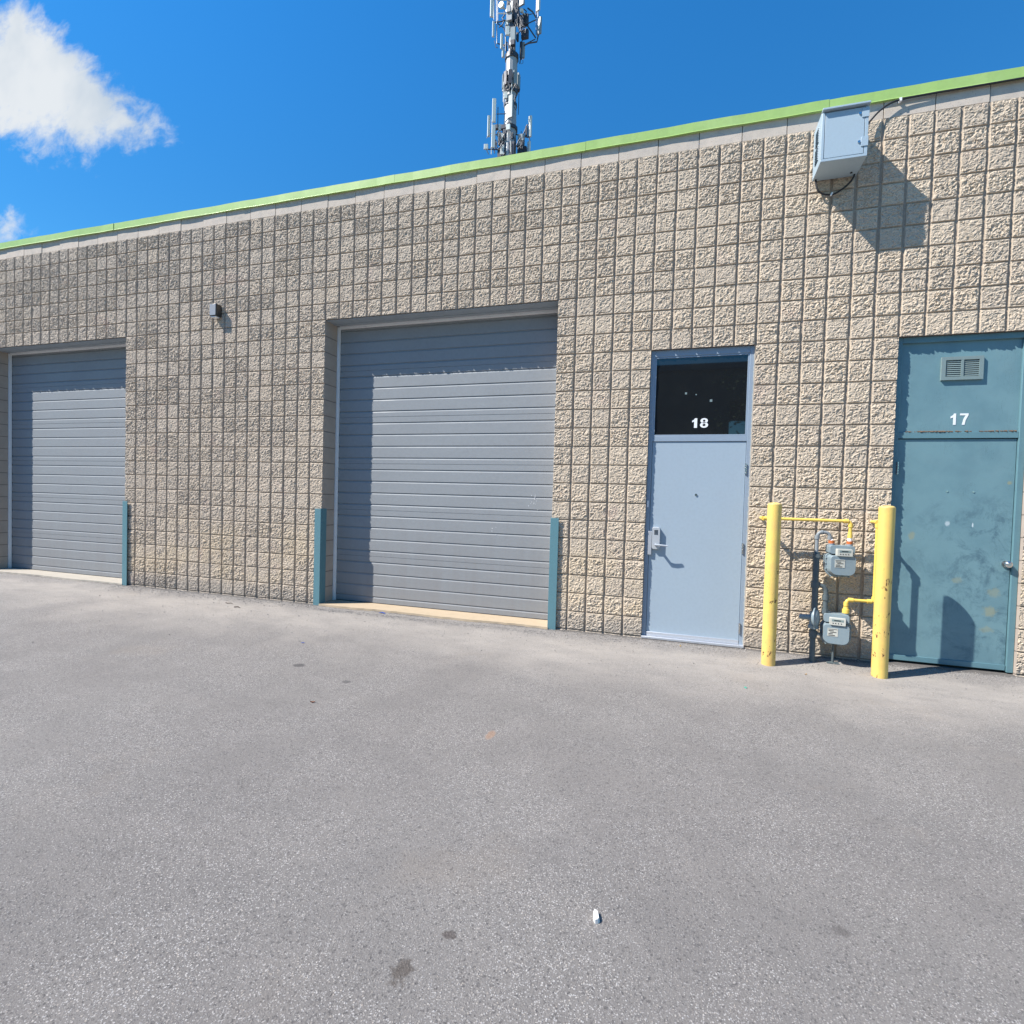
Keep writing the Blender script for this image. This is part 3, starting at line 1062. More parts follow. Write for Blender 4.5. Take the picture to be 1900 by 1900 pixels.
for i in range(100):
    wa, wb = 0.004 + rs.random() * 0.007, 0.004 + rs.random() * 0.007
    mb.add([(1.9985 - wa, 0.0150, zs_[i]), (1.9985, 0.0150, zs_[i]), (1.9985, 0.0150, zs_[i + 1]), (1.9985 - wb, 0.0150, zs_[i + 1]),
            (1.9985 - wa, 0.0178, zs_[i]), (1.9985, 0.0178, zs_[i]), (1.9985, 0.0178, zs_[i + 1]), (1.9985 - wb, 0.0178, zs_[i + 1])],
           [(0, 1, 2, 3), (7, 6, 5, 4), (3, 7, 4, 0)])
mb.build('sealant_bead', 'index', D18, smooth=False)
# keypad lock with lever
mb = MB()
mb.prism(rrect(1.074, 1.156, 0.925, 1.160, 0.020), -0.006, 0.029, 0.006)
lk = mb.build('keypad_lock', 'silver', D18)
mb = MB()
for i in range(4):
    for j in range(3):
        mb.box(1.098 + j * 0.013, 1.107 + j * 0.013, -0.0085, -0.005, 1.082 + i * 0.013, 1.091 + i * 0.013)
mb.build('keypad', 'black', lk)
mb = MB()
mb.tube([(1.115, -0.012, 0.978), (1.115, -0.058, 0.978)], 0.014)
mb.tube([(1.108, -0.062, 0.978), (1.16, -0.066, 0.977), (1.236, -0.060, 0.973)], [0.012, 0.010, 0.008])
mb.build('lever_handle', 'silver', D18)
mb = MB()
mb.box(1.036, 1.072, 0.004, 0.0175, 0.868, 1.115)
mb.build('latch_guard', 'alu', D18, bevel=0.002)
mb = MB()
mb.prism(rrect(1.012, 1.030, 1.365, 1.435, 0.006), 0.012, 0.0175)
mb.build('strike_plate', 'white', D18)
mb = MB()
mb.tube([(1.495, 0.030, 1.508), (1.495, 0.022, 1.508)], 0.012)
mb.build('peephole', 'chrome', D18)
for hz in (1.779, 0.983, 0.176):
    mb = MB()
    zz_, rr2 = [], []
    for i in range(5):
        za_ = hz - 0.055 + i * 0.022
        zz_ += [za_, za_ + 0.002, za_ + 0.018, za_ + 0.020]
        rr2 += [0.006, 0.009, 0.009, 0.006]
    mb.tube([(1.9545, 0.012, q_) for q_ in zz_], rr2, 10)
    mb.build('hinge', 'chrome', D18)

# ------------------------------------------------------------------ entry door 17
mb = MB()
mb.box(3.252, 4.148, 0.050, 0.095, 0.012, 2.068)
D17 = mb.build('entry_door', 'teal', BL, bevel=0.002)
D17['label'] = 'scuffed teal steel door under a panel marked 17'
mb = MB()
mb.box(3.202, 3.248, 0.026, 0.12, 0.0, 2.997)
mb.box(4.152, 4.198, 0.026, 0.12, 0.0, 2.997)
mb.box(3.2485, 4.1515, 0.026, 0.12, 2.945, 2.997)
mb.box(3.2485, 4.1515, 0.036, 0.12, 2.074, 2.130)
mb.build('door_frame', 'teal_frame', D17, bevel=0.002)
mb = MB()
mb.box(3.2485, 4.1515, 0.052, 0.09, 2.1305, 2.9445)
pn = mb.build('transom_panel', 'teal', D17)
numerals('17', 3.648, 2.196, 0.102, 0.0495, False, pn)
mb = MB()
# louvred vent grille
vx0, vx1, vz0, vz1 = 3.558, 3.872, 2.598, 2.806
mb.box(vx0, vx1, 0.030, 0.052, vz1 - 0.030, vz1)
mb.box(vx0, vx1, 0.030, 0.052, vz0, vz0 + 0.030)
mb.box(vx0, vx0 + 0.032, 0.030, 0.052, vz0 + 0.0301, vz1 - 0.0301)
mb.box(vx1 - 0.032, vx1, 0.030, 0.052, vz0 + 0.0301, vz1 - 0.0301)
mb.box(3.705, 3.725, 0.030, 0.052, vz0 + 0.0301, vz1 - 0.0301)
mb.box(vx0 + 0.0325, vx1 - 0.0325, 0.0465, 0.0515, vz0 + 0.0302, vz1 - 0.0302)
for (a, b) in ((vx0 + 0.033, 3.704), (3.726, vx1 - 0.033)):
    for i in range(8):
        zc = vz0 + 0.036 + i * 0.0178
        mb.add([(a, 0.034, zc), (b, 0.034, zc), (b, 0.044, zc + 0.015), (a, 0.044, zc + 0.015), (a, 0.0365, zc), (b, 0.0365, zc), (b, 0.0455, zc + 0.015), (a, 0.0455, zc + 0.015)],
               [(0, 1, 2, 3), (7, 6, 5, 4), (0, 4, 5, 1)])
mb.build('vent_grille', 'vent', D17)
mb = MB()
rs = random.Random(21)
for i in range(170):
    px = rs.choice([rs.gauss(3.52, 0.09), rs.gauss(4.05, 0.07), rs.uniform(3.3, 4.12), rs.gauss(3.60, 0.05)])
    if not 3.27 < px < 4.13:
        continue
    q = rs.uniform(0.005, 0.017)
    mb.tube([(px, 0.044, 2.1312), (px + q * 0.5, 0.044, 2.1312 + q * 0.6)], [q, q * 0.3], 5)
mb.build('dirt', 'rust', D17)['kind'] = 'stuff'
mb = MB()
mb.box(3.254, 4.146, 0.040, 0.0495, 0.012, 0.060)
mb.build('door_sweep', 'teal_frame', D17, bevel=0.002)
mb = MB()
mb.tube([(4.112, 0.050, 0.962), (4.112, 0.038, 0.962)], 0.030, 20)
mb.tube([(4.112, 0.038, 0.962), (4.112, 0.010, 0.962)], 0.012, 14)
mb.tube([(4.112, 0.018, 0.962), (4.112, 0.010, 0.962), (4.112, -0.008, 0.962), (4.112, -0.018, 0.962)], [0.018, 0.028, 0.028, 0.016], 20)
mb.build('door_knob', 'chrome', D17)
for hz in (1.80, 0.98, 0.22):
    mb = MB()
    zz_, rr2 = [], []
    for i in range(5):
        za_ = hz - 0.06 + i * 0.024
        zz_ += [za_, za_ + 0.002, za_ + 0.020, za_ + 0.022]
        rr2 += [0.006, 0.0095, 0.0095, 0.006]
    mb.tube([(3.250, 0.020, q_) for q_ in zz_], rr2, 10)
    mb.build('hinge', 'chrome' if hz > 1 else 'teal_frame', D17)
for px in (3.655, 3.853):
    mb = MB()
    mb.tube([(px, 0.051, 1.593), (px, 0.046, 1.593)], 0.008, 10)
    mb.build('screw_cap', 'chrome', D17)

# ------------------------------------------------------------------ corner guards
for (cx, sgn, lab) in ((-6.4, 1, 'short teal steel corner guard right of the far left overhead door'),
                       (-3.0, -1, 'teal steel corner guard at the left edge of the middle overhead door'),
                       (0.0, 1, 'teal steel corner guard at the right edge of the middle overhead door')):
    mb = MB()
    t_ = 0.008
    z0, z1 = ground(0) - 0.02, 1.215
    e = cx - sgn * 0.008          # outside face of the flange that sits in the opening
    yf = -0.044
    out = [(e, yf), (e + sgn * 0.092, yf), (e + sgn * 0.092, yf + t_), (e + sgn * t_, yf + t_), (e + sgn * t_, 0.075), (e, 0.075)]
    vs = [(a, b, z0) for a, b in out] + [(a, b, z1) for a, b in out]
    n = 6
    fs = [tuple(range(n)), tuple(range(2 * n - 1, n - 1, -1))] + [(k, (k + 1) % n, (k + 1) % n + n, k + n) for k in range(n)]
    mb.add(vs, fs)
    o = mb.build('corner_guard', 'teal_guard', bevel=0.0015)
    tag(o, lab, 'corner guard', 'teal corner guards beside the overhead doors')

# ------------------------------------------------------------------ bollards
for (bx, by, lab, rad) in ((2.171, -0.370, 'yellow bollard left of the gas meters, chipped along its lower half', 0.0600),
                           (3.060, -0.362, 'yellow bollard right of the gas meters beside the teal door', 0.0625)):
    gz = ground(by)
    B = thing('bollard', lab, 'bollard', (bx, by, gz), 'yellow bollards guarding the gas meters')
    mb = MB()
    mb.tube([(bx, by, gz - 0.05), (bx - 0.002, by, 0.7), (bx, by, 1.428)], rad, 40)
    mb.build('post', 'yellow', B)
    mb = MB()
    mb.tube([(bx, by, 1.4285), (bx, by, 1.436), (bx, by, 1.445), (bx, by, 1.450)], [rad - 0.001, rad - 0.003, rad - 0.018, rad - 0.050], 40)
    mb.build('cap', 'yellow', B)

# ------------------------------------------------------------------ gas meter set
GX, GY = 2.573, -0.17
GM = thing('gas_meter_set', 'two blue-grey gas meters on grey pipes with yellow outlet pipes between the bollards', 'gas meter', (GX, GY, ground(GY)))


def bend(p0, c, p1, n=6):
    """quadratic corner"""
    p0, c, p1 = Vector(p0), Vector(c), Vector(p1)
    return [tuple(p0 * (1 - t) ** 2 + c * 2 * t * (1 - t) + p1 * t * t) for t in [i / n for i in range(n + 1)]]


mb = MB()
gz = ground(GY) - 0.03
mb.tube([(GX, GY, gz), (GX, GY, 0.285)], 0.024)
mb.tube([(GX, GY, 0.20), (GX, GY, 0.262)], 0.034, 8)
mb.tube([(GX - 0.03, GY, 0.23), (GX + 0.055, GY - 0.01, 0.235)], 0.014)
mb.box(GX + 0.03, GX + 0.07, GY - 0.025, GY - 0.01, 0.222, 0.25)
mb.build('riser_pipe', 'pipe_dark', GM)
mb = MB()
mb.tube([(GX + 0.004, GY, 0.44), (GX, GY, 0.95)], 0.027)
mb.tube([(GX, GY, 0.935), (GX, GY, 1.0)], [0.032, 0.026], 8)
mb.tube([(GX, GY - 0.02, 0.965), (GX, GY - 0.05, 0.965)], 0.018, 10)
mb.tube([(GX, GY, 0.665), (GX, GY, 0.725)], 0.035)
pts = bend((GX + 0.02, GY, 0.694), (GX + 0.092, GY, 0.694), (GX + 0.092, GY, 0.62)) + [(GX + 0.092, GY, 0.45)]
mb.tube(pts, 0.021)
mb.tube([(GX + 0.092, GY, 0.60), (GX + 0.092, GY, 0.555)], 0.029)
mb.tube([(GX + 0.092, GY, 0.475), (GX + 0.092, GY, 0.43)], 0.030, 8)
mb.build('manifold_pipe', 'pipe_dark', GM)
mb = MB()
mb.tube([(GX, GY, 0.98), (GX, GY, 1.13)] + bend((GX, GY, 1.13), (GX, GY, 1.185), (GX + 0.045, GY, 1.185)) +
        bend((GX + 0.06, GY, 1.185), (GX + 0.105, GY, 1.185), (GX + 0.105, GY, 1.13)), 0.0155)
mb.tube([(GX, GY, 1.12), (GX, GY, 1.155)], 0.021)
mb.tube([(GX + 0.028, GY, 1.184), (GX + 0.045, GY, 1.185)], 0.021)
mb.tube([(GX + 0.105, GY, 1.155), (GX + 0.105, GY, 1.12)], 0.021)
mb.build('inlet_pipe', 'pipe_light', GM)
# regulator
mb = MB()
rc = Vector((GX + 0.012, GY - 0.02, 0.385))
ax = Vector((0.90, -0.42, 0.06)).normalized()
mb.tube([rc - ax * 0.032, rc - ax * 0.020, rc - ax * 0.004, rc - ax * 0.004, rc + ax * 0.006, rc + ax * 0.006, rc + ax * 0.022, rc + ax * 0.030],
        [0.035, 0.072, 0.082, 0.100, 0.100, 0.082, 0.066, 0.025], 28)
mb.tube([rc - ax * 0.02, rc - ax * 0.10, rc - ax * 0.135], [0.028, 0.026, 0.022], 18)
mb.tube([(GX, GY, 0.285), (GX, GY, 0.44)], [0.038, 0.034], 18)
mb.tube([(GX, GY, 0.282), (GX, GY, 0.312)], 0.046, 18)
mb.build('regulator', 'meter', GM)


def meter(cx, z0, yaw_, lab):
    """diaphragm gas meter, 0.24 wide and 0.29 tall, local then turned about its own axis"""
    o0 = Matrix.Translation(Vector((cx, GY, z0))) @ Matrix.Rotation(yaw_, 4, 'Z')

    def fin(mb, name, mat, par, **k):
        mb.v = [tuple(o0 @ Vector(p)) for p in mb.v]
        return mb.build(name, mat, par, **k)
    mb = MB()
    out = rrect(-0.124, 0.124, 0.0, 0.212, 0.035, 0.072)
    inn = rrect(-0.112, 0.112, 0.012, 0.204, 0.03, 0.064)
    mb.prism(out, -0.012, 0.012)
    mb.prism(inn, -0.095, -0.0125, 0.012)
    mb.prism(inn, 0.0125, 0.085)
    mb.prism(rrect(-0.105, 0.105, 0.2105, 0.290, 0.018), -0.062, 0.062, 0.004)
    for (a, b) in ((-0.075, 0), (0.075, 0)):
        mb.tube([(a, b, 0.285), (a, b, 0.305)], 0.026, 14)
    for k in range(4):
        a = -0.075 + 0.05 * k
        mb.tube([(a, -0.022, 0.002), (a, 0.018, 0.002)], 0.007, 6)
    for zz in (0.07, 0.12, 0.17):
        for a in (-0.118, 0.118):
            mb.tube([(a, -0.022, zz), (a, 0.018, zz)], 0.007, 6)
    body = fin(mb, 'meter_body', 'meter', GM, bevel=0.0015)
    if lab:
        body['label'] = lab
    mb = MB()
    mb.prism(rrect(-0.058, 0.072, 0.196, 0.262, 0.006), -0.108, -0.064, 0.004)
    ix = fin(mb, 'index_cover', 'index', body)
    mb = MB()
    mb.box(-0.040, 0.052, -0.1095, -0.1075, 0.232, 0.250)
    fin(mb, 'dial_window', 'vent', body)
    mb = MB()
    mb.box(-0.022, 0.030, -0.1105, -0.1093, 0.238, 0.245)
    for a in (-0.03, -0.01, 0.012, 0.034):
        mb.tube([(a, -0.109, 0.215), (a, -0.1098, 0.215)], 0.005, 8)
    fin(mb, 'dial', 'black', body)
    mb = MB()
    mb.box(-0.070, 0.012, -0.0975, -0.0945, 0.092, 0.165)
    npl = fin(mb, 'nameplate', 'index', body)
    mb = MB()
    mb.box(-0.066, 0.008, -0.0985, -0.0976, 0.154, 0.158)
    for i, (a, b) in enumerate(((-0.062, -0.010), (-0.062, -0.028), (-0.05, 0.0), (-0.062, -0.02))):
        mb.box(a, b, -0.0985, -0.0976, 0.098 + 0.014 * i, 0.098 + 0.014 * i + 0.006)
    fin(mb, 'nameplate_mark', 'black', body)
    return [o0 @ Vector((a, 0, 0.30)) for a in (-0.075, 0.075)]


a1, b1 = meter(2.766, 0.782, 0.06, 'upper gas meter')
a2, b2 = meter(2.756, 0.150, -0.16, 'lower gas meter')
for p in (a1, b1):
    mb = MB()
    mb.tube([p, p + Vector((0, 0, 0.030))], 0.026, 12)
    mb.build('orange_coupling', 'orange', GM)
mb = MB()
mb.tube([a1 + Vector((0, 0, 0.030)), Vector((GX + 0.105, GY, 1.13))], [0.017, 0.0155])
mb.build('pipe_nipple', 'white', GM)
mb = MB()
mb.tube([b1 + Vector((0, 0, 0.030)), b1 + Vector((0, 0, 0.062))], 0.019)
mb.build('pipe_nipple', 'white', GM)
# yellow outlet of the upper meter: up, left behind the bollard, into the wall
mb = MB()
zt = 1.296
x_l = 2.108
mb.tube([b1 + Vector((0, 0, 0.062)), (b1.x, GY, zt - 0.06)] + bend((b1.x, GY, zt - 0.035), (b1.x, GY, zt), (b1.x - 0.035, GY, zt)) +
        [(x_l + 0.04, GY, zt)] + bend((x_l + 0.03, GY, zt), (x_l, GY, zt), (x_l, GY + 0.03, zt)) + [(x_l, 0.01, zt)], 0.0145)
mb.tube([b1 + Vector((0, 0, 0.06)), b1 + Vector((0, 0, 0.115))], [0.021, 0.017])
mb.tube([(b1.x, GY, zt - 0.055), (b1.x, GY, zt - 0.022)], 0.0205)
mb.tube([(b1.x - 0.055, GY, zt), (b1.x - 0.020, GY, zt)], 0.0205)
mb.tube([(x_l, GY, zt), (x_l + 0.04, GY, zt)], 0.0205)
mb.tube([(x_l, GY + 0.04, zt), (x_l, GY - 0.012, zt)], 0.0205)
mb.build('outlet_pipe', 'pipe_yellow', GM)
mb = MB()
zl, xr = 0.572, 3.054
mb.tube([b2, (b2.x, b2.y, 0.52)] + bend((b2.x, b2.y, zl - 0.035), (b2.x, b2.y, zl), (b2.x + 0.035, GY, zl)) + [(xr - 0.04, GY, zl)] +
        bend((xr - 0.03, GY, zl), (xr, GY, zl), (xr, GY, zl + 0.03)) + [(xr, GY, zt - 0.03)] +
        bend((xr, GY, zt - 0.03), (xr, GY, zt), (xr, GY + 0.03, zt)) + [(xr, 0.01, zt)], 0.0145)
mb.tube([b2, b2 + Vector((0, 0, 0.035))], 0.030, 12)
mb.tube([b2 + Vector((0, 0, 0.035)), b2 + Vector((0, 0, 0.06))], [0.024, 0.02], 12)
mb.tube([(b2.x + 0.02, GY, zl), (b2.x + 0.058, GY, zl)], 0.0205)
mb.tube([(b2.x, b2.y, zl - 0.055), (b2.x, b2.y, zl - 0.02)], 0.0205)
mb.tube([(xr - 0.055, GY, zl), (xr - 0.018, GY, zl)], 0.0205)
mb.tube([(xr, GY, zl), (xr, GY, zl + 0.045)], 0.0205)
mb.tube([(xr, GY, zt - 0.05), (xr, GY, zt - 0.015)], 0.0205)
mb.tube([(xr, GY - 0.01, zt), (xr, GY + 0.035, zt)], 0.0205)
mb.build('outlet_pipe', 'pipe_yellow', GM)
mb = MB()
gz = ground(GY)
mb.tube([(2.752, GY + 0.03, gz - 0.02), (2.752, GY + 0.03, 0.16)], 0.010)
mb.box(2.70, 2.80, GY - 0.01, GY + 0.05, gz - 0.01, gz + 0.008)
mb.build('support_stand', 'pipe_dark', GM)

# ------------------------------------------------------------------ wall cabinet
cx0, cx1, cz0, cz1, cy0, cy1 = 2.430, 2.792, 4.500, 4.950, -0.335, -0.030
CB = thing('wall_cabinet', 'pale blue-grey metal cabinet with louvred side, high on the wall under the roof edge', 'cabinet', (2.61, -0.03, 4.5))
mb = MB()
w = 0.004
mb.box(cx0, cx1, cy0 + 0.022, cy1, cz0, cz1)
mb.box(cx0, cx1, cy0, cy0 + 0.0215, cz0, cz0 + 0.022)
mb.box(cx0, cx0 + 0.022, cy0, cy0 + 0.0215, cz0 + 0.0222, cz1 - 0.0222)
mb.box(cx0 - 0.002, cx1 + 0.006, cy0 - 0.028, cy0 + 0.0215, cz1 - 0.012, cz1 + 0.004)
mb.build('cabinet_shell', 'cabinet', CB, bevel=0.002)
mb = MB()
mb.box(cx0 + 0.026, cx1 - 0.030, cy0 + 0.002, cy0 + 0.020, cz0 + 0.027, cz1 - 0.026)
cdoor = mb.build('cabinet_door', 'cabinet', CB, bevel=0.002)
mb = MB()
mb.box(cx1 - 0.052, cx1 + 0.003, cy0 - 0.004, cy0 + 0.0015, cz1 - 0.115, cz1 - 0.035)
mb.box(cx1 - 0.052, cx1 + 0.003, cy0 - 0.004, cy0 + 0.0015, cz0 + 0.085, cz0 + 0.165)
mb.box(cx1 - 0.026, cx1, cy0 + 0.0018, cy0 + 0.0215, cz0 + 0.0225, cz1 - 0.0225)
mb.build('hasp', 'cabinet', CB, bevel=0.0015)
for zz in (cz1 - 0.078, cz0 + 0.128):
    mb = MB()
    mb.tube([(cx1 - 0.068, cy0 + 0.003, zz), (cx1 - 0.068, cy0 - 0.006, zz)], 0.011, 16)
    mb.build('cam_lock', 'chrome', CB)
mb = MB()
for (a, b) in ((cz0 + 0.245, cz0 + 0.365), (cz0 + 0.085, cz0 + 0.205)):
    n = 9
    for i in range(n):
        zc = a + (b - a) * i / (n - 1)
        mb.add([(cx0 - 0.0005, cy0 + 0.095, zc - 0.004), (cx0 - 0.0005, cy0 + 0.205, zc - 0.004), (cx0 - 0.009, cy0 + 0.20, zc - 0.003), (cx0 - 0.009, cy0 + 0.10, zc - 0.003),
                (cx0 - 0.0005, cy0 + 0.095, zc + 0.007), (cx0 - 0.0005, cy0 + 0.205, zc + 0.007)],
               [(3, 2, 5, 4), (0, 3, 4), (2, 1, 5)])
lv = mb.build('side_louvre', 'cabinet', CB, smooth=False)
mb = MB()
for (a, b) in ((cz0 + 0.245, cz0 + 0.365), (cz0 + 0.085, cz0 + 0.205)):
    for i in range(9):
        zc = a + (b - a) * i / 8
        mb.box(cx0 - 0.0012, cx0 + 0.001, cy0 + 0.10, cy0 + 0.20, zc - 0.005, zc - 0.001)
mb.build('louvre_slot', 'black', CB)
mb = MB()
mb.box(2.47, 2.50, -0.031, 0.0, 4.53, 4.92)
mb.build('mounting_rail', 'cabinet', CB)
mb = MB()
mb.box(2.72, 2.75, -0.031, 0.0, 4.53, 4.92)
mb.build('mounting_rail', 'cabinet', CB)
mb = MB()
mb.tube([(2.735, -0.10, 4.502), (2.735, -0.10, 4.494)], 0.010, 10)
mb.build('knockout_plug', 'black', CB)

# cables
mb = MB()
pts = [(2.455, -0.055, 4.502), (2.458, -0.058, 4.46), (2.475, -0.06, 4.40), (2.51, -0.055, 4.365), (2.56, -0.05, 4.350), (2.615, -0.045, 4.352),
       (2.68, -0.048, 4.385), (2.735, -0.055, 4.43), (2.765, -0.06, 4.475), (2.772, -0.06, 4.502)]
vp = [Vector(p) for p in pts]


def catm(P, k=6):
    out = []
    for i in range(len(P) - 1):
        p0, p1, p2, p3 = P[max(i - 1, 0)], P[i], P[i + 1], P[min(i + 2, len(P) - 1)]
        for j in range(k):
            t = j / k
            out.append(0.5 * ((2 * p1) + (p2 - p0) * t + (2 * p0 - 5 * p1 + 4 * p2 - p3) * t * t + (3 * p1 - p0 - 3 * p2 + p3) * t ** 3))
    out.append(P[-1])
    return out


mb.tube(catm(vp), 0.0085, 10)
o = mb.build('looped_cable', 'black')
tag(o, 'black cable looping below the wall cabinet', 'cable')
mb = MB()
mb.tube([(2.585, -0.05, 4.338), (2.60, -0.05, 4.362)], 0.009, 8)
mb.build('cable_tie', 'white', o)
mb = MB()
pts = [(2.792, -0.09, 4.855), (2.82, -0.078, 4.885), (2.88, -0.06, 4.965), (2.95, -0.05, 5.045), (3.03, -0.045, 5.10), (3.12, -0.038, 5.126), (3.3, -0.034, 5.136),
       (3.8, -0.030, 5.140), (4.6, -0.030, 5.141), (5.95, -0.030, 5.141)]
mb.tube(catm([Vector(p) for p in pts]), 0.0085, 10)
o = mb.build('feeder_cable', 'black')
tag(o, 'black cable running from the wall cabinet along under the lime roof edge', 'cable')
mb = MB()
mb.box(3.108, 3.126, -0.048, -0.008, 5.112, 5.140)
mb.build('cable_clip', 'white', o)

# ------------------------------------------------------------------ wall lamp
WLMP = thing('wall_lamp', 'small dark box wall lamp between the two overhead doors', 'wall lamp', (-4.70, 0, 3.8))
mb = MB()
mb.box(-4.760, -4.646, -0.112, -0.020, 3.742, 3.905)
lh = mb.build('lamp_housing', 'bronze', WLMP, bevel=0.008)
mb = MB()
mb.box(-4.752, -4.654, -0.1155, -0.1125, 3.752, 3.897)
mb.build('lamp_face', 'lamp_face', WLMP, bevel=0.001)
mb = MB()
mb.box(-4.745, -4.662, -0.104, -0.04, 3.728, 3.7415)
mb.build('lamp_lens', 'white', WLMP, bevel=0.003)
mb = MB()
mb.box(-4.735, -4.675, -0.020, 0.002, 3.77, 3.88)
mb.build('back_box', 'bronze', WLMP)

# ------------------------------------------------------------------ cell tower, 46 m off behind the building
TYC = 40.0


def tw(a, b):
    """position on the tower plane from zoomed image pixels (a right, b down)"""
    px, py = 880 + a / 11.875 - 950, b / 11.875
    return (-14.2799 + 0.050512 * px + 0.0013872 * py + 5.4647e-07 * px * py,
            45.5425 - 0.012397 * px - 0.0472268 * py + 1.4555e-05 * px * py)


MX = -14.12
TW = thing('cell_tower', 'tall galvanised cell tower with clusters of white antenna panels, behind the building', 'cell tower', (MX, TYC, 0))
KU = 1 / 235.0      # zoomed image pixel to metres


def TB(b):
    return b + 1662.5


def panel(a0, a1, b0, b1, dy=0.0, mat='panel_w', depth=0.16, turn=0.0):
    xa, za = tw((a0 + a1) / 2, b0)
    xb, zb = tw((a0 + a1) / 2, b1)
    w_ = (a1 - a0) * KU
    xc = (xa + xb) / 2
    mb = MB()
    o0 = Matrix.Translation(Vector((xc, TYC + dy, zb))) @ Matrix.Rotation(turn, 4, 'Z')
    h = za - zb
    pr = [(-w_ / 2, 0), (-w_ / 2 * 0.8, -depth * 0.55), (w_ / 2 * 0.8, -depth * 0.55), (w_ / 2, 0), (w_ / 2, depth * 0.45), (-w_ / 2, depth * 0.45)]
    vs = [o0 @ Vector((p, q, 0)) for p, q in pr] + [o0 @ Vector((p, q, h)) for p, q in pr]
    mb.add(vs, [tuple(range(6)), tuple(range(11, 5, -1))] + [(k, (k + 1) % 6, (k + 1) % 6 + 6, k + 6) for k in range(6)])
    return mb.build('antenna_panel', mat, TW, smooth=False)


def cylv(b_top, b_bot, r1, r2, n=12, mb=None):
    _, zt_ = tw(820, b_top)
    _, zb_ = tw(820, b_bot)
    mb.tube([(MX, TYC, zb_), (MX, TYC, zt_)], [r2, r1], n)


mb = MB()
mb.tube([(MX, TYC, -0.5), (MX, TYC, tw(0, TB(1500))[1])], [1.0, 0.62], 12)
cylv(TB(690), TB(1500), 0.55, 0.60, 12, mb)
cylv(TB(400), TB(690), 0.50, 0.52, 12, mb)
cylv(1300, TB(400), 0.53, 0.50, 12, mb)
cylv(700, 1300, 0.30, 0.34, 12, mb)
cylv(-900, 700, 0.26, 0.30, 12, mb)
mb.build('mast', 'mast', TW, smooth=False)
for (a, b, r_) in ((1235, 1335, 0.62), (TB(345), TB(410), 0.60), (TB(640), TB(700), 0.60), (TB(1160), TB(1230), 0.70)):
    mb = MB()
    cylv(a, b, r_, r_, 12, mb)
    mb.build('flange_collar', 'mast_dark', TW, smooth=False)
# equipment ring of grey boxes around the shaft
for k in range(10):
    an = 2 * math.pi * k / 10 + 0.2
    _, zt_ = tw(820, 1680)
    _, zb_ = tw(820, 1975)
    mb = MB()
    o0 = Matrix.Translation(Vector((MX, TYC, 0))) @ Matrix.Rotation(an, 4, 'Z')
    mb.box(-0.16, 0.16, -0.80, -0.62, zb_, zt_)
    mb.v = [tuple(o0 @ Vector(p)) for p in mb.v]
    mb.build('radio_unit', 'panel_g' if k % 3 else 'mast_dark', TW)
for (a0, a1, b0, b1, dy, mt, tn) in (
        (380, 470, 50, 440, -0.3, 'panel_w', 0.5), (425, 470, 540, 870, -0.3, 'panel_w', 0.5), (845, 930, -120, 250, -1.2, 'panel_w', 0.25),
        (1060, 1180, -150, 320, -0.9, 'panel_g', -0.3), (1345, 1440, -160, 200, 0.2, 'panel_w', -0.5), (1360, 1462, 330, 690, 0.3, 'panel_g', -0.4),
        (608, 660, 815, 1130, -0.3, 'panel_w', 0.6), (632, 682, 1130, 1300, -0.2, 'panel_w', 0.6), (1060, 1108, 920, 1260, 0.1, 'panel_g', -0.4),
        (850, 970, 760, 1050, -0.7, 'panel_g', 0.0), (752, 838, 740, 920, -0.7, 'panel_w', 0.3),
        (325, 385, TB(960), TB(1410), -0.4, 'panel_w', 0.5), (465, 545, TB(660), TB(1160), -0.8, 'panel_w', 0.4), (450, 532, TB(1235), TB(1720), -0.8, 'panel_w', 0.4),
        (828, 940, TB(625), TB(1100), -1.0, 'panel_g', -0.2), (1170, 1250, TB(850), TB(1310), 0.3, 'panel_w', -0.5), (1155, 1225, TB(1430), TB(1900), 0.2, 'panel_w', -0.5),
        (775, 870, TB(1235), TB(1350), -0.9, 'panel_w', 0), (578, 642, TB(1165), TB(1295), -0.5, 'panel_w', 0.3), (255, 345, TB(1600), TB(1705), -0.5, 'panel_w', 0.3),
        (712, 785, TB(475), TB(620), -0.62, 'panel_w', 0.2), (635, 720, TB(1650), TB(1850), -0.7, 'panel_w', 0.2), (570, 600, TB(1380), TB(1540), -0.6, 'panel_w', 0.2),
        (635, 690, TB(1380), TB(1540), -0.6, 'panel_w', 0.2)):
    panel(a0, a1, b0, b1, dy, mt, 0.16, tn)
# steel frames, arms and dark radio heads
rs = random.Random(5)


def arm(pts, r_, dys):
    mb = MB()
    P = []
    for (a, b), dy in zip(pts, dys):
        x_, z_ = tw(a, b)
        P.append((x_, TYC + dy, z_))
    mb.tube(P, r_, 8)
    return mb


